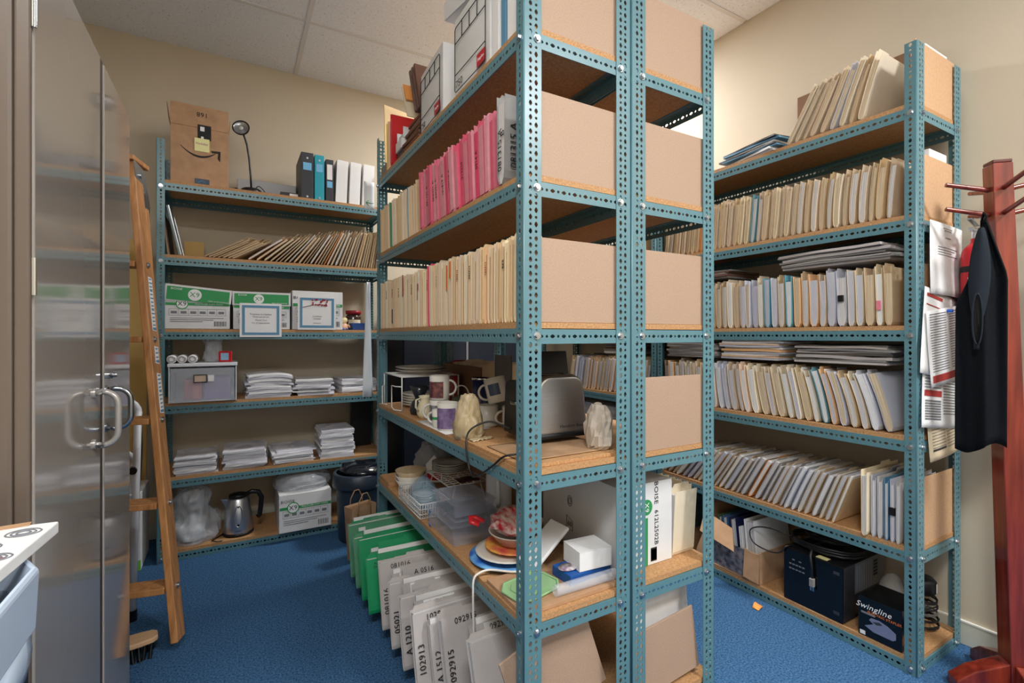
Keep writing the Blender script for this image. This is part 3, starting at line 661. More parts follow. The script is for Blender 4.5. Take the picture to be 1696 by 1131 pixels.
b=B(); b.prism([(0,0),(.10,-.02),(.16,-.17),(.12,-.28),(.09,-.26),(.02,-.10)],.003,axes((0,1,0),(0,0,1),(1,0,0),(FT.x+.0205,FT.y-.06,1.95)))
b.cyl((FT.x+.0235,FT.y+.0,1.90),(FT.x+.03,FT.y,1.90),.012).cyl((FT.x+.0235,FT.y+.04,1.83),(FT.x+.03,FT.y+.04,1.83),.012); b.obj('hinge_plate',zinc_m,ld)
for z0,z1 in ((1.235,1.46),(1.10,1.17),(.90,1.06)):
    f0,f1=[(z-.036)/1.914 for z in (z0,z1)]; a=FB.lerp(FT,f0); c=FB.lerp(FT,f1)
    lb_o=along(a+Vector((.0143,.010,0)),c+Vector((.0143,.012,0)),.0012,.036,B()).obj('safety_label',white_m,rr_)
    b=B()
    n=int((z1-z0)/.016)
    for i in range(n):
        p=a.lerp(c,(i+.5)/n)+Vector((.0152,.010,0)); b.obox(p,(.0006,.024 if i%4 else .032,.006 if i%5 else .012),(0,0,0))
    b.obj('label_print',blueink_m,lb_o)
# ---------------------------------------------------------------- white folding step stool behind the ladder
ss=thing('step_stool','white tubular folding step stool standing folded behind the ladder','stool',(-.378,2.60,0))
def arch(x0,x1,h,y0,y1,r,nm,m):
    pts=[(x0,y0,.03),(x0,y0+(y1-y0)*.85,h-.07)]
    cx=(x0+x1)/2; rad=.07
    for a in range(0,91,18): pts.append((x0-rad+rad*math.cos(R(a)),y0+(y1-y0)*.95,h-.07+rad*math.sin(R(a))))
    for a in range(90,181,18): pts.append((x1+rad+rad*math.cos(R(a)),y0+(y1-y0)*.95,h-.07+rad*math.sin(R(a))))
    pts+=[(x1,y0+(y1-y0)*.85,h-.07),(x1,y0,.03)]
    B().tube(pts,r,10).obj(nm,m,ss)
arch(0,-.36,.93,.0,.17,.0145,'front_frame',frostw_m); arch(-.02,-.34,.70,.045,.19,.011,'rear_frame',frostw_m)
for x in (0,-.36): B().cyl((x,0,0.001),(x,0,.045),.018).obj('foot',black_m,ss)
for z in (.25,.5): B().box(-.345,.0+z*.18,z-.008,-.016,.028+z*.18,z+.010).obj('step',frostw_m,ss,bevel=.003)
B().cyl((-.01,.075,.62),(-.01,.12,.62),.016).obj('pivot_knob',black_m,ss)
# brush by the ladder foot
br=thing('brush','wooden backed brush with black bristles lying by the ladder foot','brush',(-.355,2.29,0),R(8))
P=[(.09*math.cos(a)*(1 if abs(math.cos(a))<.8 else .96),.036*math.sin(a)) for a in [i*PI/10 for i in range(20)]]
P=[(-.10,-.02),(-.085,-.035),(-.04,-.042),(.04,-.042),(.085,-.035),(.10,-.02),(.10,.02),(.085,.035),(.04,.042),(-.04,.042),(-.085,.035),(-.10,.02)]
B().prism(P,.02,axes((1,0,0),(0,1,0),(0,0,1),(0,0,.052))).obj('block',mat('pale_wood',(204,166,126),.5,noise_=.05,scale=8,stretch=(1,9,9)),br,bevel=.005)
b=B()
for i in range(9):
    for j in range(4):
        x,y=-.08+.02*i,-.027+.018*j; b.cyl((x+random.uniform(-.006,.012),y*1.5+random.uniform(-.01,.01),.001),(x,y,.052),.007,.004,n=5)
b.obj('bristles',black_m,br)['kind']='stuff'
# stuff leaning left of the back rack
tag(B().box(0,0,0,.36,.012,1.78).obj('tan_board',mat('tan_board',(214,176,104),.6,noise_=.03,scale=4),None,bevel=.002,loc=(-.80,3.44,.002),rot=(R(-3.5),0,0)),'tall yellowish tan board standing in the corner behind the ladder','board')
tag(B().box(0,0,0,.30,.02,.34).obj('brown_carton',card_m,None,bevel=.003,loc=(-.80,3.36,.02),rot=(R(-4),0,0)),'flattened brown carton in the corner behind the step stool','carton')
fo=thing('flattened_carton','brown cardboard flat leaning beside the back rack post behind the ladder','carton',(-.79,3.27,.001),0,rot=(R(-6),0,R(4)))
B().box(0,0,0,.26,.01,.66).obj('panel',card_m,fo,bevel=.002); B().box(.0,.0105,.0,.25,.016,.52).obj('inner_panel',cardd_m,fo)
gb=thing('paper_carton','narrow white carton with a green bottom band beside the back rack post','carton',(-.455,3.13,0),R(0))
B().box(-.035,0,.001,.035,.28,.40).obj('carton_body',wbox_m,gb,bevel=.002); B().box(-.0352,-.0008,.003,.0352,-.0002,.055).obj('green_band',mat('lime_print',(120,196,70),.5),gb); B().box(-.02,-.0012,.09,.02,-.0002,.13).obj('barcode',dark_m,gb)
tag(B().tube([(-.72,3.43,1.22),(-.62,3.35,1.10),(-.48,3.18,.90),(-.41,3.08,.72),(-.42,3.04,.35),(-.44,3.02,.004)],.004,6,curve=6).obj('drooping_cable',cable_m),'thin black cord drooping in the corner behind the ladder','cord')
# ---------------------------------------------------------------- trash can
tc_=thing('trash_can','dark slate round trash can with glossy lid between the racks','trash can',(.655,3.008,0))
B().lathe([(.112,.001),(.118,.02),(.130,.30),(.131,.315)],28).obj('can_body',bincol_m,tc_)
B().lathe([(.132,.316),(.150,.318),(.152,.325),(.150,.395),(.144,.40),(.130,.40)],28).obj('collar',bincol_m,tc_)
b=B(); b.lathe([(.143,.401),(.138,.415),(.115,.437),(.07,.452),(.0,.457)],28,sx=1,sy=1,mt=Matrix.Rotation(R(4),4,'Y')); b.obj('lid',mat('gloss_slate',(22,28,36),.12,coat=.5),tc_)
B().box(-.10,-.012,.425,.10,.012,.46).obj('lid_flap',mat('gloss_slate',(0,0,0)),tc_,bevel=.006)
# paper tote beside the trash can
tb=thing('paper_tote','small brown paper tote with looped handles behind the green folders','bag',(.60,2.72,0),R(20))
b=B(); b.add([(-.06,-.03,.001),(.06,-.03,.001),(.06,.03,.001),(-.06,.03,.001),(-.075,-.04,.29),(.075,-.04,.29),(.075,.04,.29),(-.075,.04,.29),(-.07,-.036,.28),(.07,-.036,.28),(.07,.036,.28),(-.07,.036,.28),(-.056,-.027,.006),(.056,-.027,.006),(.056,.027,.006),(-.056,.027,.006)],[(0,3,2,1),(0,1,5,4),(1,2,6,5),(2,3,7,6),(3,0,4,7),(4,5,9,8),(5,6,10,9),(6,7,11,10),(7,4,8,11),(8,9,13,12),(9,10,14,13),(10,11,15,14),(11,8,12,15),(12,13,14,15)]); b.obj('bag_body',brownpaper_m,tb)
for y in (-.041,.041): B().tube([(-.04,y,.24),(-.035,y,.32),(-.01,y,.36),(.015,y,.36),(.035,y,.32),(.04,y,.24)],.0028,6).obj('bag_handle',brownpaper_m,tb)
# ---------------------------------------------------------------- coat stand
cs=thing('coat_stand','cherry wood coat stand with pegs and angled feet at the right edge','coat stand',(2.29,.57,0),R(45))
b=B(); v=[]
for z,s_,dx in ((.03,.034,.0),(.9,.031,0),(1.80,.028,0)): dx,dy=.0163*z/1.8,.0474*z/1.8; v+=[(-s_+dx,-s_+dy,z),(s_+dx,-s_+dy,z),(s_+dx,s_+dy,z),(-s_+dx,s_+dy,z)]
b.add(v,[(0,3,2,1),(8,9,10,11)]+[(4*j+i,4*j+(i+1)%4,4*j+4+(i+1)%4,4*j+4+i) for j in (0,1) for i in range(4)]); b.obj('pole',cherry_m,cs,bevel=.003)
B().box(-.0105,.0204,1.8002,.0433,.0744,1.812).obj('pole_cap',mat('dark_cherry',(84,28,22),.35),cs,bevel=.003)
for k in range(4):
    a=k*PI/2; dx,dy=math.cos(a),math.sin(a)
    for z in (1.715,1.63):
        B().cyl((dx*.028+.0155,dy*.028+.045,z),(dx*.15+.0155,dy*.15+.045,z+.028),.0085,.0075,n=10).obj('peg',cherry_m,cs)
    mt=Matrix.Rotation(a,4,'Z')
    b=B(); L_=.2 if k==0 else .185
    b.add([mt@Vector(p) for p in ((.034,-.028,.001),(L_,-.028,.001),(L_,.028,.001),(.034,.028,.001),(.034,-.028,.12),(L_-.05,-.028,.075),(L_,-.028,.035),(.034,.028,.12),(L_-.05,.028,.075),(L_,.028,.035))],
      [(0,3,2,1),(0,1,6,5,4),(3,7,8,9,2),(1,2,9,6),(4,5,8,7),(5,6,9,8),(0,4,7,3)]); b.obj('foot',cherry_m,cs,bevel=.004)
# ---------------------------------------------------------------- hanging black vest
vs=thing('vest','black sleeveless vest hanging on the coat stand, slate armhole edging','vest',(2.16,.637,.84),R(-73.7))
def vst(u,v):   # u across, v down->up
    ztop=.76; z=ztop*v
    wl=.125-.112*max(0,(v-.50)/.5)**1.15; x0=0
    s_=(u-.5)*2
    xl=-.050+.064*(1-(1-max(0,(v-.64)/.36))**1.9); xr=.072-.052*max(0,(v-.75)/.25)
    x=xl+(xr-xl)*u
    fold=.013*math.sin(u*8+v*1.3)*(1-.45*v)+.004*math.sin(u*17+1)
    zz=z-.022*math.sin(u*5.2+.6)*(1-v)**2
    y=fold-.014*u+.006*v
    return (x,max(-.036,min(.034,y)),zz)
B().surf(vst,40,26,thick=.006).obj('vest_cloth',fabric_m,vs)
def vlap(u,v):
    w_=.014+.040*math.sin(PI*min(1,max(0,(1-v)*1.25)))**.8; x=.012-.012*(1-v)+w_*(u-.5); z=.33+.40*v; y=-.034-.008*math.sin(PI*u)
    return (x,y,z)
B().surf(vlap,10,20,thick=.005).obj('front_lap',fabricg_m,vs)
b=B(); b.tube([(.002+.012*math.cos(a),-.047,.43+.085*math.sin(a)) for a in [i*2*PI/22 for i in range(22)]],.003,6,closed=True); b.obj('armhole_edging',fabricg_m,vs)
B().lathe([(.011,-.0008),(.0,-.001)],20,c=(.002,-.0465,.43),mt=axes((1,0,0),(0,0,1),(0,-1,0))@Matrix.Diagonal((1,7.6,1,1))).obj('armhole_opening',mat('black_void',(6,6,8),.9),vs)
B().tube([(.012,.006,.755),(.018,.0,.785),(.024,-.006,.77),(.018,-.008,.75)],.004,6).obj('hanging_loop',fabric_m,vs)
# sleeve of another garment behind the stand
tag(B().surf(lambda u,v:(2.40+.05*u,.50-.05*u+.012*math.sin(u*9),.95+.60*v-.03*u),10,10,thick=.006).obj('dark_jacket',fabricg_m),'dark jacket hanging on the far side of the coat stand','jacket')
# ---------------------------------------------------------------- fire extinguisher on the right wall
fe=thing('fire_extinguisher','red fire extinguisher on the wall between the rack end and coat stand','extinguisher',(2.39,.704,1.20))
B().lathe([(.0,.0),(.041,.0),(.045,.008),(.045,.31),(.041,.332),(.028,.352),(.018,.36),(.018,.375),(0,.375)],24).obj('cylinder',red_m,fe)
B().lathe([(.0463,.25),(.0463,.272)],24,cap=False).obj('strap',black_m,fe)
b=B(); b.surf(lambda u,v:(.0462*math.cos(R(165+70*u)),.0462*math.sin(R(165+70*u)),.12+.11*v),8,1); b.obj('instruction_label',white_m,fe)
b=B(); b.cyl((0,0,.375),(0,0,.40),.014); b.box(-.055,-.009,.40,.02,.009,.412); b.obox((-.03,0,.432),(.075,.016,.005),(0,14,0)); b.obj('valve_and_levers',chrome_m,fe,bevel=.001)
B().cyl((-.016,-.012,.392),(-.016,-.022,.392),.014).obj('gauge',white_m,fe)
B().tube([(0,-.01,.39),(.01,-.045,.385),(.03,-.056,.33),(.035,-.052,.22),(.035,-.05,.10)],.008,8,curve=5).obj('hose',black_m,fe)
B().box(.046,-.03,.10,.1095,.03,.34).obj('wall_bracket',black_m,fe,bevel=.002)
# ---------------------------------------------------------------- papers clipped to the end of the right rack
def sheet(name,label,x0,x1,y,z0,z1,m,rot=0,curl=.004,cat='paper',nx=8,nz=10):
    w_,h_=x1-x0,z1-z0
    r=thing(name,label,cat,((x0+x1)/2,y,z1),0,None,(0,R(rot),0))
    B().surf(lambda u,v:((u-.5)*w_,-curl*math.sin(PI*u)*(1-v*.3)-curl*.9*(1-v)**2,-h_*(1-v)),nx,nz,thick=.0012).obj('page',m,r)
    return r,w_,h_,curl
def lines(r,w_,h_,curl,spec,m,name='printed_lines',dy=.0012):
    b=B()
    for x0,x1,z,th in spec:
        n=6
        for i in range(n):
            ua,ub=x0+(x1-x0)*i/n,x0+(x1-x0)*(i+1)/n; v=z
            ya,yb=[-curl*math.sin(PI*u)*(1-v*.3)-curl*.9*(1-v)**2-dy for u in (ua,ub)]
            za=-h_*(1-v); b.add([((ua-.5)*w_,ya,za),((ub-.5)*w_,yb,za),((ub-.5)*w_,yb,za+th),((ua-.5)*w_,ya,za+th)],[(0,1,2,3)])
    o=b.obj(name,m,r); o['kind']='stuff'; return o
r,w_,h_,c=sheet('notice_sheet','white typed notice clipped above the newsletters on the rack end',2.17,2.452,.765,1.362,1.628,white_m,2,.006)
lines(r,w_,h_,c,[(.35,.62,.93,.0025),(.38,.6,.90,.0025),(.42,.58,.80,.003)]+[(.2,.8-.1*(i%3),.66-.035*i,.0022) for i in range(4)],greyink_m)
r,w_,h_,c=sheet('newsletter','folded newsletter behind, its red corner poking up under the typed notice',2.13,2.41,.766,1.06,1.37,white_m,9,.004)
lines(r,w_,h_,c,[(.06,.5,.9,.012),(.06,.9,.8,.004)],redink_m)
r,w_,h_,c=sheet('newsletter','front newsletter with red bottom band pinned by a blue pushpin on the rack end',2.115,2.43,.757,1.045,1.318,white_m,-6,.006)
lines(r,w_,h_,c,[(x,x+.4,.94-.034*i,.003) for i in range(23) for x in (.06,.53)],greyink_m); lines(r,w_,h_,c,[(.04,.96,.05,.026)],redink_m,'red_band')
text('WEEKLY UPDATE',.014,whiteink_m,(.0,-.0105,-h_*.95+.013),SOUTH,r)
B().cyl((.0,-.006,-.012),(.0,-.022,-.012),.006,n=10).obj('pushpin',blue_m,r)
r,w_,h_,c=sheet('newsletter','lower newsletter page with red header box hanging below the pinned one',2.125,2.42,.770,.875,1.08,white_m,6,.005)
lines(r,w_,h_,c,[(.05,.48,.9-.05*i,.003) for i in range(5)]+[(.55,.95,.9-.05*i,.003) for i in range(14)],greyink_m); lines(r,w_,h_,c,[(.05,.5,.55,.022)],redink_m,'red_header'); lines(r,w_,h_,c,[(.07,.48,.14+.045*i,.006) for i in range(8)],greyink_m,'grey_panel')
r,w_,h_,c=sheet('newsletter','cream tinted newsletter, lowest of the papers on the rack end',2.168,2.42,.7735,.765,.95,cream_m,-4,.006)
lines(r,w_,h_,c,[(.1,.5,.9-.06*i,.0025) for i in range(12)]+[(.55,.95,.9-.06*i,.0025) for i in range(13)],greyink_m); lines(r,w_,h_,c,[(.1,.5,.18,.008)],dark_m,'dark_rule')
tag(B().box(0,0,0,.19,.035,.252).obj('paper_bundle',white_m,None,bevel=.002,loc=(2.23,.80,Zt[5])),'white papers standing just behind the top end panel by the coat stand','papers')
tag(B().box(0,0,0,.15,.035,.262).obj('paper_bundle',white_m,None,bevel=.002,loc=(2.25,.795,Zt[4])),'white papers poking above the second end panel by the coat stand','papers')
# leaf scrap on the carpet
tag(B().surf(lambda u,v:(2.005+.05*u,1.315+.03*v+.01*u,.004+.014*math.sin(PI*u)*v),5,4,thick=.0015).obj('paper_scrap',orange_m),'small orange tan scrap lying on the blue carpet by the right rack','scrap')
# ---------------------------------------------------------------- soft and thrown shapes
def blob(name,label,cat,loc,r,h,m,seed=0,amp=.25,f=3.2,n=(28,16),rz=0,top=.5,squash=(1,1),crease=.10,group=None,prof_=None,flat=False):
    """crumpled bag: a closed lathe pushed about by noise, flat underneath"""
    t=thing(name,label,cat,loc,rz,group); b=B(); pr=prof_ or [(0,0),(.7,0),(.95,.08),(1,.3),(.9,.55),(.62,.78),(.38,.92),(.2,1),(0,1)]
    def fn(u,v):
        k=v*(len(pr)-1); i=min(int(k),len(pr)-2); g=k-i; rr=pr[i][0]*(1-g)+pr[i+1][0]*g; z=pr[i][1]*(1-g)+pr[i+1][1]*g
        a=u*2*PI; p=Vector((math.cos(a)*rr,math.sin(a)*rr,z*1.2))
        d=noise.noise(p*f+Vector((seed,seed*.7,0)))*amp-crease*2*(abs(noise.noise(p*f*1.7+Vector((0,seed,4))))-.2)-crease*(abs(noise.noise(p*f*3.9+Vector((9,seed,4))))-.2)
        s_=1+d*(1 if z>.01 else .4); zz=z+(d*.28 if z>.15 else 0)
        return (p.x*r*squash[0]*s_,p.y*r*squash[1]*s_,max(.0006,zz*h))
    b.surf(fn,n[0],n[1],sm=not flat); o=b.obj('bag_body',m,t)
    return t
def mug(loc,r,h,m,label,handle=0,group=None,prints=None,tilt=None,flare=1.0):
    t=thing('mug',label,'mug',loc,handle,group,tilt)
    B().lathe([(0,.0),(r*.9,.0),(r,.006),(r*flare,h),(r*flare-.004,h),(r-.005,.012),(0,.010)],26).obj('cup',m,t)
    b=B(); b.tube([(r-.002+ .030*math.sin(a)*1.0,0,h*.5+h*.30*math.cos(a)) for a in [PI*i/12 for i in range(13)]],.0048,8); b.obj('handle',m,t)
    if prints:
        for (a0,a1,z0,z1,pm) in prints:
            B().surf(lambda u,v:((r+.0009)*math.cos(R(a0+(a1-a0)*u)-handle),(r+.0009)*math.sin(R(a0+(a1-a0)*u)-handle),h*(z0+(z1-z0)*v)),12,2).obj('print',pm,t)
    return t
def plates(loc,r,n,m,label,dz=.009,rim=None,group=None,cat='plate',name='plate',depth=.018):
    """stacked plates, each a thing of its own"""
    for i in range(n):
        o=B().lathe([(0,.0006),(r*.55,.0006),(r*.62,.002),(r,depth),(r,depth+.003),(r*.6,.006),(0,.005)],32).obj(name,m,None,loc=(loc[0]+random.uniform(-.002,.002),loc[1]+random.uniform(-.002,.002),loc[2]+i*dz))
        tag(o,label if i<n-1 or not group else label,cat,group if n>1 else None)
        if rim: B().lathe([(r*.985,depth+.0032),(r+.0004,depth+.0034),(r+.0004,depth+.0022)],32,cap=False).obj('rim',rim,o)
zD=Zt[2]; zE=Zt[1]
tag(B().box(0,0,0,.36,.42,.010).obj('loose_board',board_m,None,bevel=.0008,seg=1,loc=(.675,1.118,zD+.0002)),'loose board lying under the toaster','board')
zT=zD+.0106
bp_=thing('flat_paper_bag','crumpled brown paper bag flattened under the toaster','paper',(.86,1.265,zT))
B().surf(lambda u,v:((u-.5)*.33,(v-.5)*.22,.0030+.006*abs(noise.noise((u*4,v*4,2)))*math.sin(PI*u)*math.sin(PI*v)*(.45 if v>.3 else 1)),22,16,thick=.0012).obj('paper',brownpaper_m,bp_)
zT2=zT+.0118
# toaster
to=thing('toaster','brushed steel toaster with black ends by the near post','toaster',(.925,1.380,zT2))
def rrect(w0,w1,h,r,n=6):
    p=[(-w0/2,0),(w0/2,0)]
    for i in range(n+1): a=PI/2*i/n; p.append((w1/2-r+r*math.cos(a),h-r+r*math.sin(a)))
    for i in range(n+1): a=PI/2+PI/2*i/n; p.append((-w1/2+r+r*math.cos(a),h-r+r*math.sin(a)))
    return p
XZ=lambda y:axes((1,0,0),(0,0,1),(0,-1,0),(0,y,0))
b=B(); b.prism(rrect(.215,.185,.192,.045),.155,axes((1,0,0),(0,0,1),(0,-1,0),(.012,.0775,.016))); b.obj('body',steelb_m,to,bevel=.010,seg=3)
B().box(-.105,-.083,.004,.128,.083,.022).obj('base',black_m,to,bevel=.006)
b=B(); b.prism(rrect(.158,.140,.178,.03),.026,axes((0,1,0),(0,0,1),(1,0,0),(-.124,0,.014))); b.obj('end_cap',black_m,to,bevel=.006)
B().box(-.1265,-.045,.035,-.1235,-.012,.165).obj('control_strip',blackg_m,to); B().box(-.150,-.048,.118,-.124,-.010,.130).obj('lever',chrome_m,to,bevel=.004)
B().cyl((-.1245,-.03,.055),(-.142,-.03,.055),.015,.013,n=18).obj('knob',black_m,to)
for y in (-.03,.03): B().box(-.075,y-.011,.2065,.085,y+.011,.2088).obj('slot',blackg_m,to)
text('Hamilton Beach',.0155,ink_m,(.055,-.0779,.042),SOUTH,to)
part_of(B().tube([(.799,1.405,zT2+.03),(.75,1.46,zT2+.05),(.69,1.475,zT2+.03),(.660,1.455,zT2-.005),(.6575,1.432,.80),(.6565,1.40,.770),(.6575,1.35,.785),(.660,1.27,.83),(.668,1.215,.869),(.70,1.19,.8785),(.74,1.21,.8795)],.0033,6,curve=7).obj('power_cord',cable_m),to)
blob('paper_bag','crumpled greyish paper bag right of the toaster','bag',(.995,1.188,zT+.0003),.044,.135,greypaper_m,3,.2,2.0,n=(22,14),flat=True,crease=.2,prof_=[(0,0),(.8,0),(1,.1),(.95,.5),(.8,.8),(.55,1),(.3,.97),(0,.9)])
blob('plastic_bag','tan translucent plastic bag wrapped round a bulky item by the mugs','bag',(.715,1.555,zD+.0003),.052,.155,bagt_m,5,.22,1.6,n=(48,30),crease=.16,squash=(.95,1.1),prof_=[(0,0),(.85,0),(1.05,.12),(1.05,.35),(.8,.6),(.62,.8),(.5,.94),(.25,1),(0,1)])
tag(B().surf(lambda u,v:(.685+.09*u,1.492-.04*v+.02*u,zD+.0115+.010*abs(noise.noise((u*5,v*5,1)))),10,8,thick=.001).obj('bag_scrap',bagt_m),'loose tan bag end spread before the toaster','bag')
tag(B().surf(lambda u,v:(.672+.20*u,1.66+.33*v+.03*u,zD+.0012),3,3,thick=.0008).obj('paper_sheet',white_m),'white paper sheet lying under the mugs','paper')
zp=zD+.0016
purple_print=mat('purple_print',(104,78,120),.5,c2=(150,130,170),scale=40); dark_print=mat('dark_print',(60,40,50),.4,c2=(150,90,80),scale=55); toile=mat('toile_print',(190,192,190),.4,c2=(70,74,80),scale=60)
mug((.715,1.745,zp),.041,.105,china_m,'white mug with a purple picture at the front of the crockery',R(60),prints=[(170,290,.08,.82,purple_print)])
mug((.735,1.885,zp),.040,.098,china_m,'white mug with grey pattern, lower of the two stacked mugs',R(150),prints=[(150,300,.08,.8,toile)])
mug((.735,1.885,zp+.0985),.041,.10,china_m,'white mug with a dark picture stacked on top of the patterned one',R(-35),prints=[(170,270,.1,.76,dark_print)])
mug((.700,1.815,zp),.022,.07,china_m,'small white cup with green holly between two mugs',R(120),prints=[(150,300,.45,.6,greenink_m)])
ju=thing('cream_jug','small cream jug left of the stacked mugs','jug',(.728,2.04,zD),R(200))
B().lathe([(0,0),(.026,0),(.036,.02),(.038,.04),(.026,.075),(.024,.09),(.029,.10),(.025,.10),(.020,.085),(.0,.02)],22).obj('jug_body',mat('cream_glaze',(222,210,176),.3),ju); B().tube([(.024,0,.09),(.05,0,.085),(.052,0,.055),(.036,0,.035)],.0045,8).obj('handle',M['cream_glaze'],ju)
dg=thing('glass_dripper','dark hourglass shaped coffee jug beside the plate rack','jug',(.745,2.165,zD))
B().lathe([(0,0),(.040,0),(.045,.02),(.036,.055),(.020,.072),(.022,.08),(.045,.13),(.043,.13),(.019,.08),(.0,.07)],24).obj('glass_body',mat('smoked_glass',(40,46,52),.12,alpha=.85),dg); B().tube([(.04,0,.02),(.062,0,.03),(.062,0,.06),(.034,0,.06)],.004,6).obj('handle',black_m,dg)
# wire plate rack with plates
wr=thing('plate_rack','white wire plate rack at the far end of the crockery shelf','rack',(.835,2.41,zD))
b=B()
for x in (-.145,.145):
    for y in (-.155,.155): b.tube([(x,y,.004),(x,y,.165)],.0035,6)
b.obj('legs',wire_m,wr)['kind']='stuff'
b=B(); b.tube([(-.145,-.155,.166),(.145,-.155,.166),(.145,.155,.166),(-.145,.155,.166)],.0035,6,closed=True)
for i in range(8): b.tube([(-.145,-.135+.0386*i,.168),(.145,-.135+.0386*i,.168)],.002,6)
b.obj('top_shelf',wire_m,wr)['kind']='stuff'
b=B()
for x in (-.145,):
    b.tube([(x,-.155,.12),(x-.022,-.12,.12),(x-.022,-.06,.12),(x-.022,-.06,.015),(x-.022,-.10,.006),(x,-.15,.006)],.003,6); b.tube([(x,.155,.10),(x-.02,.12,.10),(x-.02,.12,.01),(x,.10,.005)],.003,6)
b.obj('side_loop',wire_m,wr)['kind']='stuff'
plates((.835,2.41,zD+.0003),.095,5,china_m,'white plate with dark rim in the stack inside the plate rack',.0125,None,'plates inside the wire rack')
plates((.835,2.41,zD+.1715),.128,2,china_m,'large white dinner plate lying on top of the plate rack',.0142,dark_m,'dinner plates on the wire rack')
B()
tag(B().lathe([(0,0),(.07,.0),(.088,.008),(.086,.011),(0,.005)],28,mt=Matrix.Rotation(R(-84),4,'Y')).obj('red_tray',redd_m,None,loc=(.992,2.36,zD+.0900)),'dark red plate standing behind the plate rack','plate')
tag(B().box(0,0,0,.007,.50,.21).obj('brown_board',cardd_m,None,loc=(1.030,2.10,zD),bevel=.001),'brown board standing behind the plate rack and dark red plate','board')
tt=thing('tumbler','tall navy tumbler behind the mugs','cup',(.955,1.95,zD)); B().lathe([(0,0),(.031,0),(.034,.01),(.040,.175),(.037,.175),(.031,.02),(0,.02)],24).obj('tumbler_body',navy_m,tt); B().lathe([(.0402,.168),(.041,.172),(.0395,.176)],24,cap=False).obj('tumbler_rim',chrome_m,tt)
mug((.885,1.745,zD),.043,.085,china_m,'white mug standing below the blue bird mug',R(150)); mug((.955,1.66,zD),.043,.085,china_m,'plain white mug behind the tan bag, right of its twin',R(170))
bird=mat('blue_bird_print',(70,84,110),.4)
mug((.915,1.70,zD+.098),.043,.10,china_m,'white mug with a blue bird tipped on the other white mugs',R(160),prints=[(200,262,.3,.75,bird)],tilt=(R(10),R(12),R(160)))
gj=thing('glass_jar','greenish glass jar with a wire handle behind the tan bag','jar',(.862,1.955,zD)); B().lathe([(0,0),(.036,0),(.042,.02),(.042,.085),(.036,.10),(.034,.10),(.039,.08),(.039,.012),(0,.008)],22).obj('glass',mat('green_glass',(120,130,112),.1,alpha=.45),gj); B().tube([(.037*math.cos(a),.0,.10+.045*math.sin(a)) for a in [PI*i/12 for i in range(13)]],.003,6).obj('wire_handle',wire_m,gj)
# second rack things seen behind the crockery
gc=tag(B().box(0,0,0,.007,.16,.27).obj('grey_card',fgrey_m,None,loc=(1.10,1.93,zD+.001)),'plain grey card standing behind the toaster','card')
bk=thing('ring_binder','black ribbed binder leaning behind the toaster','binder',(1.20,1.74,zD+.009),0,None,(R(-10),0,0))
B().box(-.11,.0,.003,.11,.05,.29).obj('cover',black_m,bk,bevel=.004); b=B()
for i in range(14): b.box(-.1115,.004,.02+.019*i,-.1105,.046,.032+.019*i)
b.obj('ribs',dark_m,bk)['kind']='stuff'
# ---------------------------------------------------------------- lower crockery shelf
tag(B().box(0,0,0,.135,.17,.022).obj('wood_offcut',board_m,None,bevel=.001,loc=(.674,2.425,zE+.0003)),'wooden board offcut at the far end of the shelf by the bowls','board')
for i,(m,lb_) in enumerate(((china_m,'lowest white bowl in the stack at the far end'),(china_m,'middle white bowl in the stack at the far end'),(tan_china_m,'tan bowl on top of the white bowls'))):
    tag(B().lathe([(0,.0),(.036,.0),(.045,.006),(.076,.062),(.0735,.0625),(.042,.010),(0,.007)],28).obj('bowl',m,None,loc=(.755,2.32,zE+.0004+.021*i)),lb_,'bowl')
pb=blob('carrier_bag','clear carrier bag holding a white and red card behind the bowls','bag',(.90,2.44,zE+.0004),.085,.20,bag_m,9,.25,2,n=(40,24),crease=.15,prof_=[(0,0),(.9,0),(1.1,.15),(1.0,.45),(.8,.75),(.5,.95),(.2,1),(0,1)])
hc=thing('house_card','white house shaped card with a red block in the carrier bag','card',(.862,2.285,zE+.035),R(-30)); B().prism([(-.04,0),(.04,0),(.04,.09),(0,.135),(-.04,.09)],.003,axes((1,0,0),(0,0,1),(0,-1,0))).obj('card',white_m,hc); B().box(-.034,-.0045,.01,.034,-.0035,.045).obj('red_block',red_m,hc)
st=thing('wire_stand','white wire stand carrying plates on the lower crockery shelf','stand',(.905,2.11,zE))
b=B(); b.tube([(-.095,-.14,.105),(.095,-.14,.105),(.095,.14,.105),(-.095,.14,.105)],.003,6,closed=True)
for i in range(9): b.tube([(-.095,-.112+.028*i,.107),(.095,-.112+.028*i,.107)],.0017,6)
for i in range(5): b.tube([(-.064+.032*i,-.14,.1055),(-.064+.032*i,.14,.1055)],.0017,6)
b.obj('top_grid',wire_m,st)['kind']='stuff'
for y in (-.135,.135): B().tube([(-.088,y*1.05,.003),(-.06,y,.103),(.06,y,.103),(.088,y*1.05,.003)],.003,6).obj('leg',wire_m,st)
plates((.895,2.165,zE+.1105),.083,5,china_m,'white plate with dark rim stacked on the wire stand',.0085,dark_m,'plates on the wire stand',depth=.016)
tag(B().surf(lambda u,v:(.87+.10*u,1.985+.06*v,zE+.1115+.012*math.sin(PI*u)*math.sin(PI*v)),8,6,thick=.004).obj('dark_cloth',mat('dark_maroon',(54,24,30),.7)),'dark folded cloth on the wire stand in front of the plates','cloth')
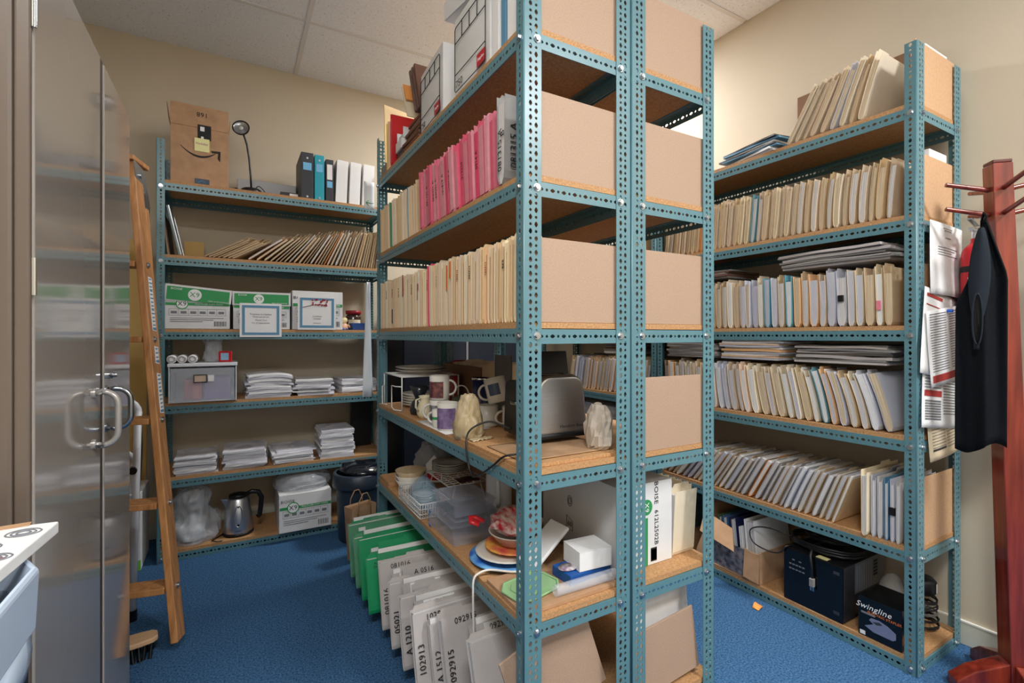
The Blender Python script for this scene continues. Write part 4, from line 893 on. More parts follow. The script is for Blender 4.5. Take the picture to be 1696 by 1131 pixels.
def wbasket(name,label,x0,x1,y0,y1,z,h):
    r=thing(name,label,'basket',((x0+x1)/2,(y0+y1)/2,z)); a,c=(x1-x0)/2,(y1-y0)/2
    for k,zz in enumerate((h,h*.66,h*.33,.004)): B().tube([(-a,-c,zz),(a,-c,zz),(a,c,zz),(-a,c,zz)],.0028 if k==0 else .0016,6,closed=True).obj('rim' if k==0 else 'side_wire',wire_m,r)
    b=B()
    for i in range(13):
        x=-a+2*a*i/12; b.tube([(x,-c,h),(x,-c,.004),(x,c,.004),(x,c,h)],.0014,5)
    for i in range(17):
        y=-c+2*c*i/16; b.tube([(-a,y,h),(-a,y,.004),(a,y,.004),(a,y,h)],.0014,5)
    b.obj('grid',wire_m,r)['kind']='stuff'; return r
wbasket('wire_basket','white wire basket with foam plates in a blue tinted bag',.668,.80,1.93,2.23,zE,.062)
plates((.735,2.07,zE+.012),.051,6,mat('foam_white',(238,238,240),.6),'white foam plate in the wire basket bag',.0075,None,'foam plates in the wire basket',name='foam_plate',depth=.012)
blob('blue_bag','blue tinted clear bag round the foam plates in the basket','bag',(.735,2.07,zE+.0085),.0635,.125,mat('blue_bag',(150,190,215),.2,alpha=.35,bump=.6,scale=14,bscale=22),4,.02,2,squash=(.97,1.9),crease=.02)
def clam(x0,x1,y0,y1,z,h,label,m=clear_m):
    r=thing('clear_container',label,'container',((x0+x1)/2,(y0+y1)/2,z)); a,c=(x1-x0)/2,(y1-y0)/2
    b=B(); v=[]
    for zz,k in ((.0008,.88),(h,1),(h+.002,1.06),(h+.003,1.06),(h+.002,.98),(.002,.86)): v+=[(-a*k,-c*k,zz),(a*k,-c*k,zz),(a*k,c*k,zz),(-a*k,c*k,zz)]
    b.add(v,[(0,3,2,1),(20,21,22,23)]+[(4*j+i,4*j+(i+1)%4,4*j+4+(i+1)%4,4*j+4+i) for j in range(5) for i in range(4)]); b.obj('tray',m,r,bevel=.004)
    b=B(); b.box(-a*1.04,-c*1.04,h+.0034,a*1.04,c*1.04,h+.006); b.box(-a*.8,-c*.8,h+.0062,a*.8,c*.8,h+.014); b.obj('lid',m,r,bevel=.003); return r
cc=clam(.672,.90,1.60,1.88,zE,.075,'clear plastic food container with a blue band at its left')
B().surf(lambda u,v:(-.1135+.003*u,.10+.03*math.sin(PI*v)*u-.02*u,.008+.06*v),4,8,thick=.001).obj('blue_band',mat('band_blue',(90,120,190),.4),cc)
clam(.69,.86,1.63,1.84,zE+.0925,.05,'second clear container stacked on the blue banded one')
jg=thing('white_jug','white plastic jug with a handle behind the clear containers','jug',(.975,1.815,zE)); B().lathe([(0,0),(.05,0),(.055,.01),(.055,.17),(.045,.20),(.022,.225),(.022,.245),(0,.245)],24).obj('jug_body',frostw_m,jg); B().tube([(-.02,-.045,.20),(-.045,-.075,.17),(-.045,-.078,.09),(-.03,-.05,.06)],.009,8).obj('handle',frostw_m,jg)
# paper plates and bowl
tag(B().lathe([(0,.001),(.085,.001),(.105,.010),(.128,.012),(.128,.015),(.104,.013),(.084,.004),(0,.004)],36).obj('paper_plate',mat('blue_plate',(36,100,206),.35,c2=(120,190,240),scale=26),None,loc=(.812,1.455,zE)),'blue patterned paper plate under the others near the post','plate')
tag(B().lathe([(0,.001),(.085,.001),(.10,.009),(.112,.010),(.112,.0125),(.098,.011),(0,.004)],32).obj('paper_plate',china_m,None,loc=(.82,1.46,zE+.0165)),'white paper plate lying on the blue patterned one','plate')
tag(B().lathe([(0,.001),(.07,.001),(.088,.009),(.10,.010),(.10,.0125),(.086,.011),(0,.004)],32).obj('paper_plate',mat('flower_plate',(240,190,80),.4,c2=(226,80,90),scale=22),None,loc=(.845,1.465,zE+.030)),'yellow and red flowered paper plate below the white bowl','plate')
tag(B().lathe([(0,.001),(.06,.001),(.092,.040),(.094,.040),(.094,.042),(.09,.042),(.058,.004),(0,.004)],32).obj('paper_bowl',china_m,None,loc=(.855,1.47,zE+.0435)),'white paper bowl stacked on the flowered plate','bowl')
stripe=mat('red_white_wrap',(200,28,44),.35,c2=(236,228,222),scale=30,stretch=(2.5,.5,2))
blob('gift_wrap','red and white striped party wrap heaped on the paper bowl','wrap',(.862,1.475,zE+.087),.088,.075,stripe,7,.3,2.4,n=(30,12),squash=(1,1.15),prof_=[(0,0),(.85,0),(1,.25),(.8,.6),(.5,.85),(.2,1),(0,1)])
tag(B().tube([(.76,1.525,zE+.112),(.735,1.545,zE+.125),(.72,1.55,zE+.125),(.715,1.535,zE+.115),(.74,1.52,zE+.108)],.011,8,flat=.6).obj('ribbon_loop',red_m),'red ribbon loop sticking out of the striped party wrap','ribbon')
tag(B().box(0,0,0,.345,.215,.012).obj('brown_sheet',card_m,None,bevel=.001,loc=(.676,1.122,zE+.0003),rot=(0,0,R(0))),'brown hardboard sheet lying at the near end by the green lid','board')
zB=zE+.0128
gl=thing('lid','sage green plastic lid with clipped corners near the post','lid',(.765,1.225,zB),R(12))
P=[(-.085,-.03),(-.055,-.06),(.055,-.06),(.085,-.03),(.085,.03),(.055,.06),(-.055,.06),(-.085,.03)]
b=B(); b.prism(P,.005); b.obj('lid_plate',sage_m,gl,bevel=.002); b=B(); b.tube([(x,y,.006) for x,y in P],.004,6,closed=True); b.obj('rim',sage_m,gl); B().prism([(x*.72,y*.68) for x,y in P],.003,None,0,.0052).obj('raised_middle',sage_m,gl,bevel=.001)
wbx=thing('small_box','small plain white box with a tuck lid at the right of the near end','box',(.98,1.215,zB+.031),R(-5)); B().box(-.066,-.045,0,.052,.05,.056).obj('box_body',white_m,wbx,bevel=.001); B().box(-.066,-.045,.0565,.052,.052,.059).obj('tuck_lid',wbox_m,wbx,bevel=.0006)
tag(B().box(0,0,0,.165,.09,.030).obj('blue_pack',mat('pack_blue',(24,84,160),.4),None,bevel=.002,loc=(.872,1.17,zB+.0002),rot=(0,0,R(3))),'flat blue package under the small white box','package')
tag(B().cyl((.80,1.148,zB+.0165),(1.02,1.142,zB+.0165),.016,n=18).obj('plastic_roll',frost_m),'clear plastic roll lying in front of the blue package','roll')
ft=thing('foam_tray','white foam tray tilted up left of the small white box','tray',(.885,1.33,zE+.075),0,None,(R(8),R(-30),R(12))); b=B(); b.prism([(-.09,-.04),(.09,-.04),(.09,.04),(-.09,.04)],.014); b.obj('tray_body',mat('foam_white',(0,0,0)),ft,bevel=.005)
tag(B().lathe([(0,.001),(.03,.001),(.034,.005),(0,.004)],24,sy=.7).obj('sticker_dish',mat('sticker_print',(230,228,226),.5,c2=(120,80,120),scale=60),None,loc=(.895,1.215,zB+.0315)),'small printed oval dish on the blue package','dish')
co=thing('extension_cord','white flat cord hanging over the shelf edge with a plug at its end','cord',(.655,1.375,.18))
B().tube([(.16,-.08,.2925),(.10,-.05,.293),(.05,-.005,.292),(.012,.0,.288),(-.006,0,.272),(-.008,.0,.22),(-.004,.004,.10),(-.006,.0,.035)],.0036,8,curve=7).obj('cable',cablew_m,co)
B().box(-.014,-.012,-.005,.004,.012,.03).obj('plug',cablew_m,co,bevel=.003)
for y in (-.006,.006): B().box(-.006,y-.0035,-.02,-.0045,y+.0035,-.005).obj('prong',zinc_m,co)
# ---------------------------------------------------------------- back rack, top shelf
zA=Zt[5]; zBk=Zt[4]; zC=Zt[3]; zF=Zt[0]
bx=thing('shipping_box','open brown shipping box with a curved arrow mark on top of the back rack','box',(-.17,3.345,zA),R(2))
b=B()
for x0,y0,x1,y1 in ((-.137,-.12,.137,-.116),(-.137,.116,.137,.12),(-.137,-.116,-.133,.116),(.133,-.116,.137,.116)): b.box(x0,y0,.001,x1,y1,.325)
b.box(-.133,-.116,.001,.133,.116,.005); b.obj('box_body',card_m,bx,bevel=.0008,seg=1)
fl_=B().box(-.137,-.120,.3265,.137,-.116,.448,mt=Matrix.Translation((0,0,0))).obj('flap',card_m,bx,bevel=.0008,seg=1)
B().box(-.120,.116,.3265,.137,.12,.44).obj('flap',card_m,bx)
b=B(); b.add([Vector(p) for p in ((-.137,-.116,.326),(-.137,.116,.326),(-.160,.10,.43),(-.156,-.10,.445),(-.133,-.116,.326),(-.133,.116,.326),(-.156,.10,.43),(-.152,-.10,.445))],[(0,1,2,3),(7,6,5,4),(0,4,5,1),(1,5,6,2),(2,6,7,3),(3,7,4,0)]); b.obj('flap',card_m,bx)
b=B(); b.add([Vector(p) for p in ((.137,-.116,.326),(.137,.116,.326),(.150,.10,.43),(.146,-.10,.405),(.133,-.116,.326),(.133,.116,.326),(.146,.10,.43),(.142,-.10,.405))],[(0,3,2,1),(7,4,5,6),(0,1,5,4),(1,2,6,5),(2,3,7,6),(3,0,4,7)]); b.obj('flap',card_m,bx)
Y_=-.1207
pts=[]
for i in range(19):
    f=i/18; x=-.092+.165*f; z=.205-.062*math.sin(PI*(.12+.76*f))+.035*0 -(.0)*f; z=.165+.075*((f-.56)**2)*2.1
    wd=.0035+.011*math.sin(PI*min(1,f*1.02))**.7*(.45+.55*f); pts.append((x,z,wd))
b=B(); v=[(x,Y_,z+w_*.5) for x,z,w_ in pts]+[(x,Y_,z-w_*.5) for x,z,w_ in pts]; n=len(pts)
b.add(v,[(i,i+1,n+i+1,n+i) for i in range(n-1)])
b.add([(.050,Y_,.208),(.098,Y_,.212),(.096,Y_,.150),(.083,Y_,.170),(.086,Y_,.198),(.056,Y_,.196)],[(0,1,4,5),(1,2,3,4)]); b.obj('arrow_print',ink_m,bx)
text('168',.036,ink_m,(.01,Y_,.402),(R(90),R(180),0),bx)
B().box(-.012,-.1212,.262,.052,-.1202,.345).obj('black_label',ink_m,bx); B().box(.0,-.1216,.31,.02,-.1213,.335).obj('label_mark',white_m,bx); B().box(.004,-.1216,.265,.016,-.1213,.28).obj('label_mark',white_m,bx)
nt_=B().box(-.027,-.1226,.195,.044,-.1215,.268).obj('sticky_note',post_m,bx); text('Holiday',.018,mat('purple_ink',(170,90,140),.6),(.008,-.1229,.238),SOUTH,bx)
B().box(-.026,-.1212,.0,.044,-.1203,.042).obj('dark_tape',mat('tape_navy',(20,40,64),.4),bx); B().tube([(-.012+.04*i/8,-.1216,.018+.012*math.sin(PI*i/8)) for i in range(9)],.002,5).obj('tape_mark',mat('tape_blue',(60,140,190),.5),bx)
# desk lamp
dl=thing('desk_lamp','black gooseneck desk lamp with a round head next to the brown box','lamp',(.088,3.28,zA))
B().lathe([(0,0),(.055,0),(.057,.006),(.054,.03),(.045,.036),(0,.037)],28).obj('base',black_m,dl)
B().tube([(.0,0,.036),(-.004,0,.12),(-.012,0,.22),(-.024,-.004,.30),(-.036,-.012,.335),(-.043,-.02,.35)],.0055,10).obj('gooseneck',black_m,dl)
mt=Matrix.Translation((-.052,-.022,.378))@Matrix.Rotation(R(78),4,'X')@Matrix.Rotation(R(-14),4,'Y')
B().lathe([(.0,-.03),(.02,-.028),(.043,.0),(.047,.012),(.045,.013),(.038,.002)],28,mt=mt).obj('head',black_m,dl)
b=B(); b.lathe([(.0,.002),(.012,.003),(.037,.0045),(.040,.009)],28,mt=mt); b.obj('reflector',mat('reflector',(180,182,186),.25,.8),dl); B().lathe([(.0,.010),(.010,.010),(.011,.004)],16,mt=mt).obj('bulb',mat('bulb_glass',(225,225,225),.2),dl)
B().tube([(.05,.01,.01),(.075,-.02,.006),(.06,-.045,.03),(.035,-.05,.045),(.02,-.045,.02),(.05,-.05,.004),(.08,-.03,.004)],.0028,6,curve=5).obj('power_cord',cable_m,dl)
B().tube([(-.05,.0,.01),(-.075,.0,.025),(-.085,-.005,.03),(-.07,-.01,.028)],.0028,6).obj('power_cord',cable_m,dl)
# grey ribbed device and black cassette
gd=thing('printer_tray','long pale grey ribbed machine behind the lamp on the back rack','machine',(.18,3.455,zA))
B().box(-.165,-.06,.001,.165,.06,.125).obj('housing',mat('pale_grey_plastic',(196,200,206),.45),gd,bevel=.006)
b=B()
for i in range(34): b.box(-.160+.0093*i,-.0625,.06,-.1555+.0093*i,-.0602,.118)
b.obj('ribs',M['pale_grey_plastic'],gd)['kind']='stuff'
B().box(-.09,-.0665,.008,.05,-.0605,.05).obj('output_slot',dark_m,gd,bevel=.001); B().box(-.08,-.085,.004,.045,-.0605,.012).obj('tray',M['pale_grey_plastic'],gd,bevel=.002)
vc=thing('cassette','low black cassette case with a white label beside the binders','case',(.295,3.26,zA)); B().box(-.055,-.05,.0,.05,.05,.028).obj('case_body',black_m,vc,bevel=.002); B().box(-.005,-.0512,.006,.04,-.0502,.022).obj('label',white_m,vc)
# binders
def binder(x,y,z,w_,h,m,label,lean=0,rot=0,dep=.27,lab=None,hole=False,facing=0):
    r=thing('ring_binder',label,'binder',(x,y,z),0,None,(0,R(lean),R(rot)))
    b=B(); b.box(0,0,.001,w_,.004,h); b.box(0,.0045,.001,.0035,dep,h); b.box(w_-.0035,.0045,.001,w_,dep,h); b.obj('cover',m,r,bevel=.0014)
    B().box(.005,.012,.006,w_-.005,dep-.015,h-.02).obj('papers',paper_m,r)
    if lab:
        for (z0,z1,lm) in lab: B().box(w_*.16,-.0014,h*z0,w_*.84,-.0004,h*z1).obj('spine_label',lm,r)
    if hole:
        for zz in (.05,.88): B().cyl((w_/2,-.002,h*zz),(w_/2,.0,h*zz),.006,n=14).obj('finger_ring',zinc_m,r)
    return r
skyl=mat('sky_label',(120,190,232),.4)
Yb=3.19
binder(.352,Yb,zA,.070,.282,dark_m,'black lever binder with a sky blue spine label, leftmost of the binders',0,0,.28,[(.62,.78,skyl)],True)
binder(.4285,Yb,zA,.056,.278,tealb_m,'teal binder with a pale blue spine label on the back rack',0,0,.28,[(.62,.80,skyl)],True)
binder(.4935,Yb+.002,zA,.046,.262,dark_m,'narrow black binder with white and blue labels between teal and white ones',0,0,.28,[(.52,.88,white_m),(.33,.48,skyl)])
binder(.5505,Yb,zA+.0030,.068,.268,white_m,'leftmost white binder beside the narrow black binder',2.2,0,.28)
binder(.633,Yb,zA+.0030,.066,.268,white_m,'middle white binder on top of the back rack',2.2,0,.28)
binder(.714,Yb,zA+.0032,.070,.268,white_m,'rightmost white binder, half hidden by the middle rack',2.2,0,.28)
# second shelf: leaning frames and yellow board
for k,(x,a,m,lb_,yy) in enumerate(((-.312,7,card_m,'brown backed framed board leaning at the left of the slumped folders',3.2),(-.262,12,mat('slate_board',(126,140,140),.4),'grey green framed board leaning beside the brown backed one',3.19))):
    r=thing('framed_board',lb_,'frame',(x,yy,zBk+.002),0,None,(0,R(-a),0)); B().box(0,0,0,.008,.27,.27 if k else .22).obj('panel',m,r); b=B()
    hh=.27 if k else .22
    for q0,q1,c0,c1 in ((-.001,.012,0,hh),(.258,.271,0,hh),(.012,.258,0,.012),(.012,.258,hh-.012,hh)): b.box(.0085,q0,c0,.012,q1,c1)
    b.obj('frame',black_m if k==0 else zinc_m,r)
tag(B().box(0,0,0,.10,.004,.13).obj('yellow_board',mat('tan_board',(0,0,0)),None,loc=(-.26,3.50,zBk+.001)),'small yellow tan board at the back left of the folders shelf','board')
# third shelf: paper cartons
def carton(x0,x1,y,z,d,h,label,lid=None,tilt=0,style=0):
    w_=x1-x0; r=thing('paper_carton',label,'box',((x0+x1)/2,y,z)); a=w_/2
    b=B(); b.box(-a,0,.0008,a,d,h); b.obj('carton_body',wbox_m,r,bevel=.002)
    zs=h*.66 if lid else h*.60
    band=B().box(-a+.004,-.0012,zs,a-.002,-.0003,zs+h*.075).obj('green_band',greenink_m,r)
    B().lathe([(h*.15,0),(h*.15,.0008),(0,.0008)],24,c=(-a+w_*.26,-.0013,zs+h*.04),mt=axes((1,0,0),(0,0,1),(0,-1,0)),sm=False).obj('round_badge',greenink_m,r); B().lathe([(h*.125,0),(h*.125,.0009),(0,.0009)],24,c=(-a+w_*.26,-.0014,zs+h*.04),mt=axes((1,0,0),(0,0,1),(0,-1,0)),sm=False).obj('badge_disc',white_m,r)
    text('X9',h*.17,ink_m,(-a+w_*.26,-.0026,zs+h*.04),SOUTH,r); text('BOISE',h*.10,ink_m,(-a+w_*.16,-.0015,zs+h*.22),SOUTH,r,sx=1.3)
    text('MULTI-USE COPY PAPER',h*.06,white_m,(a*.35,-.0015,zs+h*.04),SOUTH,r)
    b=B(); z0,z1=h*.38,h*.56
    b.box(-a+.02,-.0011,z0,a-.02,-.0004,z0+.0012); b.box(-a+.02,-.0011,z1,a-.02,-.0004,z1+.0012)
    for i in range(7): x=-a+.02+(w_-.04)*i/6; b.box(x-.0006,-.0011,z0,x+.0006,-.0004,z1)
    for i in range(6): x=-a+.02+(w_-.04)*(i+.5)/6; b.box(x-w_*.045,-.0011,z0+h*.05,x+w_*.045,-.0004,z0+h*.12)
    for i in range(3): b.box(-a+.025,-.0011,h*(.30-.05*i),a-.03-.05*i,-.0004,h*(.315-.05*i))
    b.obj('printed_table',greyink_m,r)['kind']='stuff'
    b=B()
    for i in range(13): x=a-.075+i*.0045; b.box(x,-.0012,h*.08,x+(.0014 if i%3 else .0026),-.0004,h*.22)
    b.obj('barcode',ink_m,r)['kind']='stuff'
    if lid:
        b=B(); e=.004
        for bb in ((-a-e,-e,0,a+e,-.0015,lid),(-a-e,d+.001,0,a+e,d+e,lid),(-a-e,-.0015,0,-a-.0008,d+.001,lid),(a+.0008,-.0015,0,a+e,d+.001,lid)): b.box(*bb)
        if tilt: b.v=[(x,y,zz+.012 if zz<.001 and x>0 else zz) for x,y,zz in b.v]
        b.box(-a-e,-e,lid,a+e,d+e,lid+.003); lo=b.obj('lid',wbox_m,r,bevel=.001,loc=(0,0,h-lid*.62),rot=(0,R(tilt),0))
        B().box(-a+.006,-e-.0012,.008,a-.006,-e-.0004,lid-.008).obj('green_face',greenink_m,lo)
        B().lathe([(lid*.36,0),(lid*.36,.0006),(0,.0006)],24,c=(-a*.12,-e-.0014,lid*.5),mt=axes((1,0,0),(0,0,1),(0,-1,0)),sm=False).obj('badge_disc',white_m,lo)
        text('X9',lid*.42,greenink_m,(-a*.12,-e-.0024,lid*.5),SOUTH,lo); text('BOISE',lid*.17,white_m,(-a*.68,-e-.0015,lid*.77),SOUTH,lo,sx=1.3); text('FIBER WITH PURPOSE',lid*.11,white_m,(a*.62,-e-.0015,lid*.2),SOUTH,lo)
    return r
c1=carton(-.325,-.022,3.176,zC,.34,.195,'white and green paper carton with its lid askew, leftmost of three',.088,5)
c2=carton(-.006,.288,3.178,zC,.34,.185,'middle white and green paper carton with a certificate over its front',.075,0)
c3=carton(.302,.592,3.182,zC,.34,.235,'right hand white paper carton without lid behind the blossom certificate')
def cert(x0,x1,y,z0,z1,label,lean,branch):
    r=thing('certificate',label,'certificate',((x0+x1)/2,y,z0),0,None,(R(-lean),0,0)); w_,h_=x1-x0,z1-z0; a=w_/2
    B().box(-a,0,0,a,.0015,h_).obj('sheet',white_m,r); b=B(); o_=.012; t_=.014
    for bb in ((-a+o_,o_,a-o_,o_+t_),(-a+o_,h_-o_-t_,a-o_,h_-o_),(-a+o_,o_+t_,-a+o_+t_,h_-o_-t_),(a-o_-t_,o_+t_,a-o_,h_-o_-t_)): b.box(bb[0],-.0008,bb[1],bb[2],-.0001,bb[3])
    b.obj('blue_border',blueink_m,r)
    for t_,zz,sz in (('Request to Update',.68,.014),('Please see the list',.60,.011),('Thank You',.50,.013),('For all departments',.42,.011)) if not branch else (('Certificate',.40,.012),('of thanks',.33,.011),('presented',.2,.010)): text(t_,sz,greyink_m,(0,-.0006,h_*zz),SOUTH,r)
    if branch:
        B().tube([(-a*.75,-.002,h_*.66),(-a*.2,-.002,h_*.74),(a*.2,-.002,h_*.76),(a*.55,-.002,h_*.72)],.0012,5).obj('branch',dark_m,r); b=B(); random.seed(5)
        for i in range(22): x=-a*.25+a*.8*random.random(); z=h_*(.70+.2*random.random()); b.cyl((x,-.0025,z),(x,-.0008,z),.0055,n=7)
        b.obj('blossom',mat('blossom_red',(176,40,50),.5),r)['kind']='stuff'
cert(.026,.242,3.158,1.208,1.402,'blue bordered certificate hanging down over the shelf edge',0,False)
cert(.330,.549,3.168,zC,zC+.205,'blue bordered certificate with a red blossom branch leaning on the right carton',-2.5,True)
# figurine, tray, jar
fg=thing('figurine','small pale doll figurine beside the cartons','figurine',(.617,3.25,zC)); B().lathe([(0,0),(.018,0),(.022,.015),(.02,.03),(.012,.042),(0,.044)],18).obj('body',mat('doll_skin',(226,180,150),.5),fg); B().lathe([(0,.040),(.012,.044),(.019,.058),(.017,.072),(.008,.08),(0,.081)],18).obj('head',mat('doll_cap',(226,214,160),.5),fg)
for s_ in (-1,1): B().tube([(.014*s_,-.006,.034),(.026*s_,-.012,.026),(.03*s_,-.016,.016)],.005,6).obj('arm',M['doll_skin'],fg); B().lathe([(0,0),(.008,.002),(.009,.008),(0,.012)],12,c=(.012*s_,-.018,0)).obj('shoe',blue_m,fg)
btm=mat('tray_blue',(40,80,150),.4)
bt=thing('blue_tray','small blue plastic tray at the right end of the carton shelf','tray',(.72,3.27,zC)); b=B(); v=[]
for z,k in ((.001,.9),(.045,1),(.045,.95),(.004,.86)): v+=[(-.062*k,-.05*k,z),(.062*k,-.05*k,z),(.062*k,.05*k,z),(-.062*k,.05*k,z)]
b.add(v,[(0,3,2,1),(12,13,14,15)]+[(4*j+i,4*j+(i+1)%4,4*j+4+(i+1)%4,4*j+4+i) for j in range(3) for i in range(4)]); b.obj('tray_body',btm,bt,bevel=.002)
jr=thing('candy_jar','dark jar with a red lid behind the blue tray','jar',(.70,3.385,zC)); B().lathe([(0,0),(.045,0),(.05,.01),(.05,.09),(.042,.105),(0,.106)],22).obj('jar_body',mat('brown_glass',(70,50,42),.15,coat=.4),jr); B().lathe([(.044,.107),(.05,.108),(.05,.132),(0,.134)],22).obj('lid',redd_m,jr); B().surf(lambda u,v:(.0512*math.cos(R(-140+100*u)),.0512*math.sin(R(-140+100*u)),.02+.05*v),10,1).obj('label',cream_m,jr)
# fourth shelf: drawer box with rolls and bag
db=thing('drawer_box','white framed translucent drawer box with purple contents on the back rack','drawer box',(-.147,3.145,Zt[2]))
b=B(); a=.158
for bb in ((-a,0,.001,-a+.006,.30,.195),(a-.006,0,.001,a,.30,.195),(-a+.006,.006,.001,a-.006,.30,.006),(-a+.006,.292,.006,a-.006,.30,.195)): b.box(*bb)
b.box(-a-.004,-.006,.1955,a+.004,.304,.213); b.obj('shell',frostw_m,db,bevel=.003)
dr=B(); dr.box(-a+.010,-.012,.010,a-.010,-.007,.186); dro=dr.obj('drawer',frost_m,db,bevel=.002); B().box(-a+.012,-.006,.010,a-.012,.0,.014).box(-a+.012,-.0065,.012,-a+.016,.2,.15).obj('drawer_wall',frost_m,dro)
b=B()
for bb in ((-.045,-.0165,.108,.018,-.0125,.112),(-.045,-.0165,.148,.018,-.0125,.152),(-.045,-.0165,.112,-.041,-.0125,.148),(.014,-.0165,.112,.018,-.0125,.148)): b.box(*bb)
b.obj('handle_frame',black_m,dro,bevel=.0008,seg=1); B().box(-.040,-.0145,.113,.013,-.0125,.147).obj('label_card',mat('label_tan',(206,180,160),.6),dro); B().box(.022,-.0145,.113,.05,-.0125,.147).obj('label_card',white_m,dro)
B().box(.0,.03,.012,.13,.24,.13).obj('purple_packet',purple_m,db,bevel=.004); B().box(-.09,.02,.012,-.01,.2,.12).obj('red_packet',mat('rose_packet',(190,70,90),.5),db,bevel=.004); B().box(-.05,.012,.02,-.02,.019,.09).obj('orange_packet',mat('coral_packet',(236,110,80),.5),db)
for k,x in enumerate((-.293,-.247,-.199)):
    ro=thing('bag_roll','white roll of bags lying on the drawer box, %s'%('left of three','middle of three','right of three')[k],'roll',(x,3.165,Zt[2]+.2136+.0226))
    mt=axes((1,0,0),(0,0,1),(0,1,0)); b=B(); b.lathe([(.007,0),(.020,.0),(.0222,.003),(.0222,.22),(.02,.223),(.007,.223)],22,mt=mt); b.obj('roll_body',white_m,ro)
    pts=[((.009+.011*i/40)*math.cos(i*.5),-.0008,(.009+.011*i/40)*math.sin(i*.5)) for i in range(40)]; B().tube(pts,.0007,4).obj('spiral_edge',greyink_m,ro)
blob('plastic_bag','clear plastic bag with white cups on the drawer box','bag',(-.105,3.25,Zt[2]+.2137),.048,.155,bag_m,2,.25,2.0,n=(40,26),crease=.15,prof_=[(0,0),(.8,0),(1,.15),(.85,.45),(.8,.6),(1.05,.8),(.8,1),(.3,.96),(0,.9)])
rp=thing('red_packet','red and white packet propped against the plastic bag on the drawer box','packet',(-.045,3.185,Zt[2]+.2139),R(-14),None); B().box(-.034,0,.001,.034,.012,.062).obj('packet_body',red_m,rp,bevel=.004); B().box(-.022,-.0012,.012,.018,-.0002,.052).obj('packet_print',mat('packet_blue',(150,190,220),.4),rp)
# hanging sheets at the end of the middle rack
hs_=thing('hanging_note','white paper note with a green arrow hanging from the end of the top shelf','paper',(.607,2.668,1.90)); B().surf(lambda u,v:(.056*u,.004*math.sin(v*3),.15*v),3,6,thick=.001).obj('sheet',white_m,hs_); B().tube([(.05,-.003,.035),(.012,-.003,.035)],.0018,5).tube([(.024,-.003,.048),(.010,-.003,.035),(.024,-.003,.022)],.0018,5).obj('green_arrow',greenink_m,hs_)
tag(B().surf(lambda u,v:(.618-.020*(1-v)+(.02+.035*(1-v))*u,2.66+.006*math.sin(u*6+v*4),.885+.62*v),5,10,thick=.001).obj('hanging_sheet',mat('film_white',(226,232,238),.35)),'long white plastic strip hanging at the far post of the middle rack','sheet')
tag(B().box(0,0,0,.13,.05,.34).obj('portfolio',black_m,None,bevel=.003,loc=(.70,3.44,Zt[1])),'black portfolio case standing beside the tall straight paper stack','case')
# bottom shelf of the back rack
blob('plastic_bag','clear bag full of white film behind the ladder on the bottom shelf','bag',(-.205,3.285,zF+.0004),.118,.31,bag_m,8,.3,1.8,crease=.16,prof_=[(0,0),(.8,0),(1,.12),(1.0,.32),(.75,.5),(.7,.65),(.75,.8),(.55,.93),(.2,1),(0,.98)],n=(56,36))
blob('film_bundle','white film bundle inside the clear bag on the bottom shelf','film',(-.205,3.285,zF+.001),.062,.15,mat('film_white',(0,0,0)),12,.15,2.4)
kt=thing('kettle','brushed steel electric kettle with black handle on the bottom shelf','kettle',(.02,3.275,zF))
B().lathe([(0,0),(.080,0),(.081,.012),(.078,.016),(0,.016)],30).obj('base_plate',black_m,kt)
B().lathe([(.077,.0165),(.078,.02),(.070,.12),(.056,.205),(.05,.212),(0,.213)],30).obj('body',steelb_m,kt); B().lathe([(.0,.2135),(.049,.2135),(.046,.228),(.02,.235),(0,.236)],26).obj('lid',black_m,kt)
b=B(); b.add([(-.052,-.014,.195),(-.052,.014,.195),(-.085,0,.202),(-.06,-.012,.15),(-.06,.012,.15),(-.05,-.018,.208),(-.05,.018,.208),(-.088,0,.21)],[(0,2,7,5),(1,6,7,2),(3,2,0),(4,1,2),(3,4,2),(5,7,6),(0,5,6,1),(0,1,4,3)]); b.obj('spout',steelb_m,kt)
B().tube([(.04,0,.218),(.07,0,.232),(.105,0,.225),(.122,0,.19),(.118,0,.14),(.112,0,.085),(.10,0,.075)],.0115,10,flat=1.2).obj('handle',black_m,kt)
mt=axes((1,0,0),(0,0,1),(0,-1,0)); b=B(); v=[]
def onb(x,z):
    r_=.0785-(z-.02)*(.022/.185); return (x,-math.sqrt(max(0,r_*r_-x*x))-.0012,z)
b.surf(lambda u,v:onb(.0+.017*math.cos(2*PI*u)*v,.115+.055*math.sin(2*PI*u)*v),22,3); b.obj('water_window',blackg_m,kt)
b=B(); b.tube([onb(.019*math.cos(2*PI*i/24),.115+.058*math.sin(2*PI*i/24)) for i in range(24)],.0028,6,closed=True); b.obj('window_frame',chrome_m,kt)
text('Oster',.011,ink_m,(0,-.0795,.035),SOUTH,kt)
part_of(B().tube([(-.0595,3.27,zF+.008),(-.11,3.20,zF+.006),(-.085,3.165,zF+.008),(-.06,3.17,zF+.006)],.0032,6).obj('power_cord',cable_m),kt)
c4=carton(.226,.515,3.125,zF,.34,.222,'white and green paper carton on the bottom shelf, stuffed with papers')
pile((.37,3.30,zF+.2255),R(6),.15,.17,[.005,.006,.005,.006],['white_paper','stacked_paper'],'loose papers heaped on the open carton of the bottom shelf',jit=.02,yaw=9)
blob('plastic_bag','clear bag crumpled over the papers on the bottom shelf carton','bag',(.37,3.30,zF+.2226),.150,.115,bag_m,4,.06,2.4,squash=(1,1),crease=.05,n=(48,24),prof_=[(0,0),(1.05,0),(1.12,.25),(1.1,.5),(.9,.75),(.55,.92),(.2,1),(0,1)])
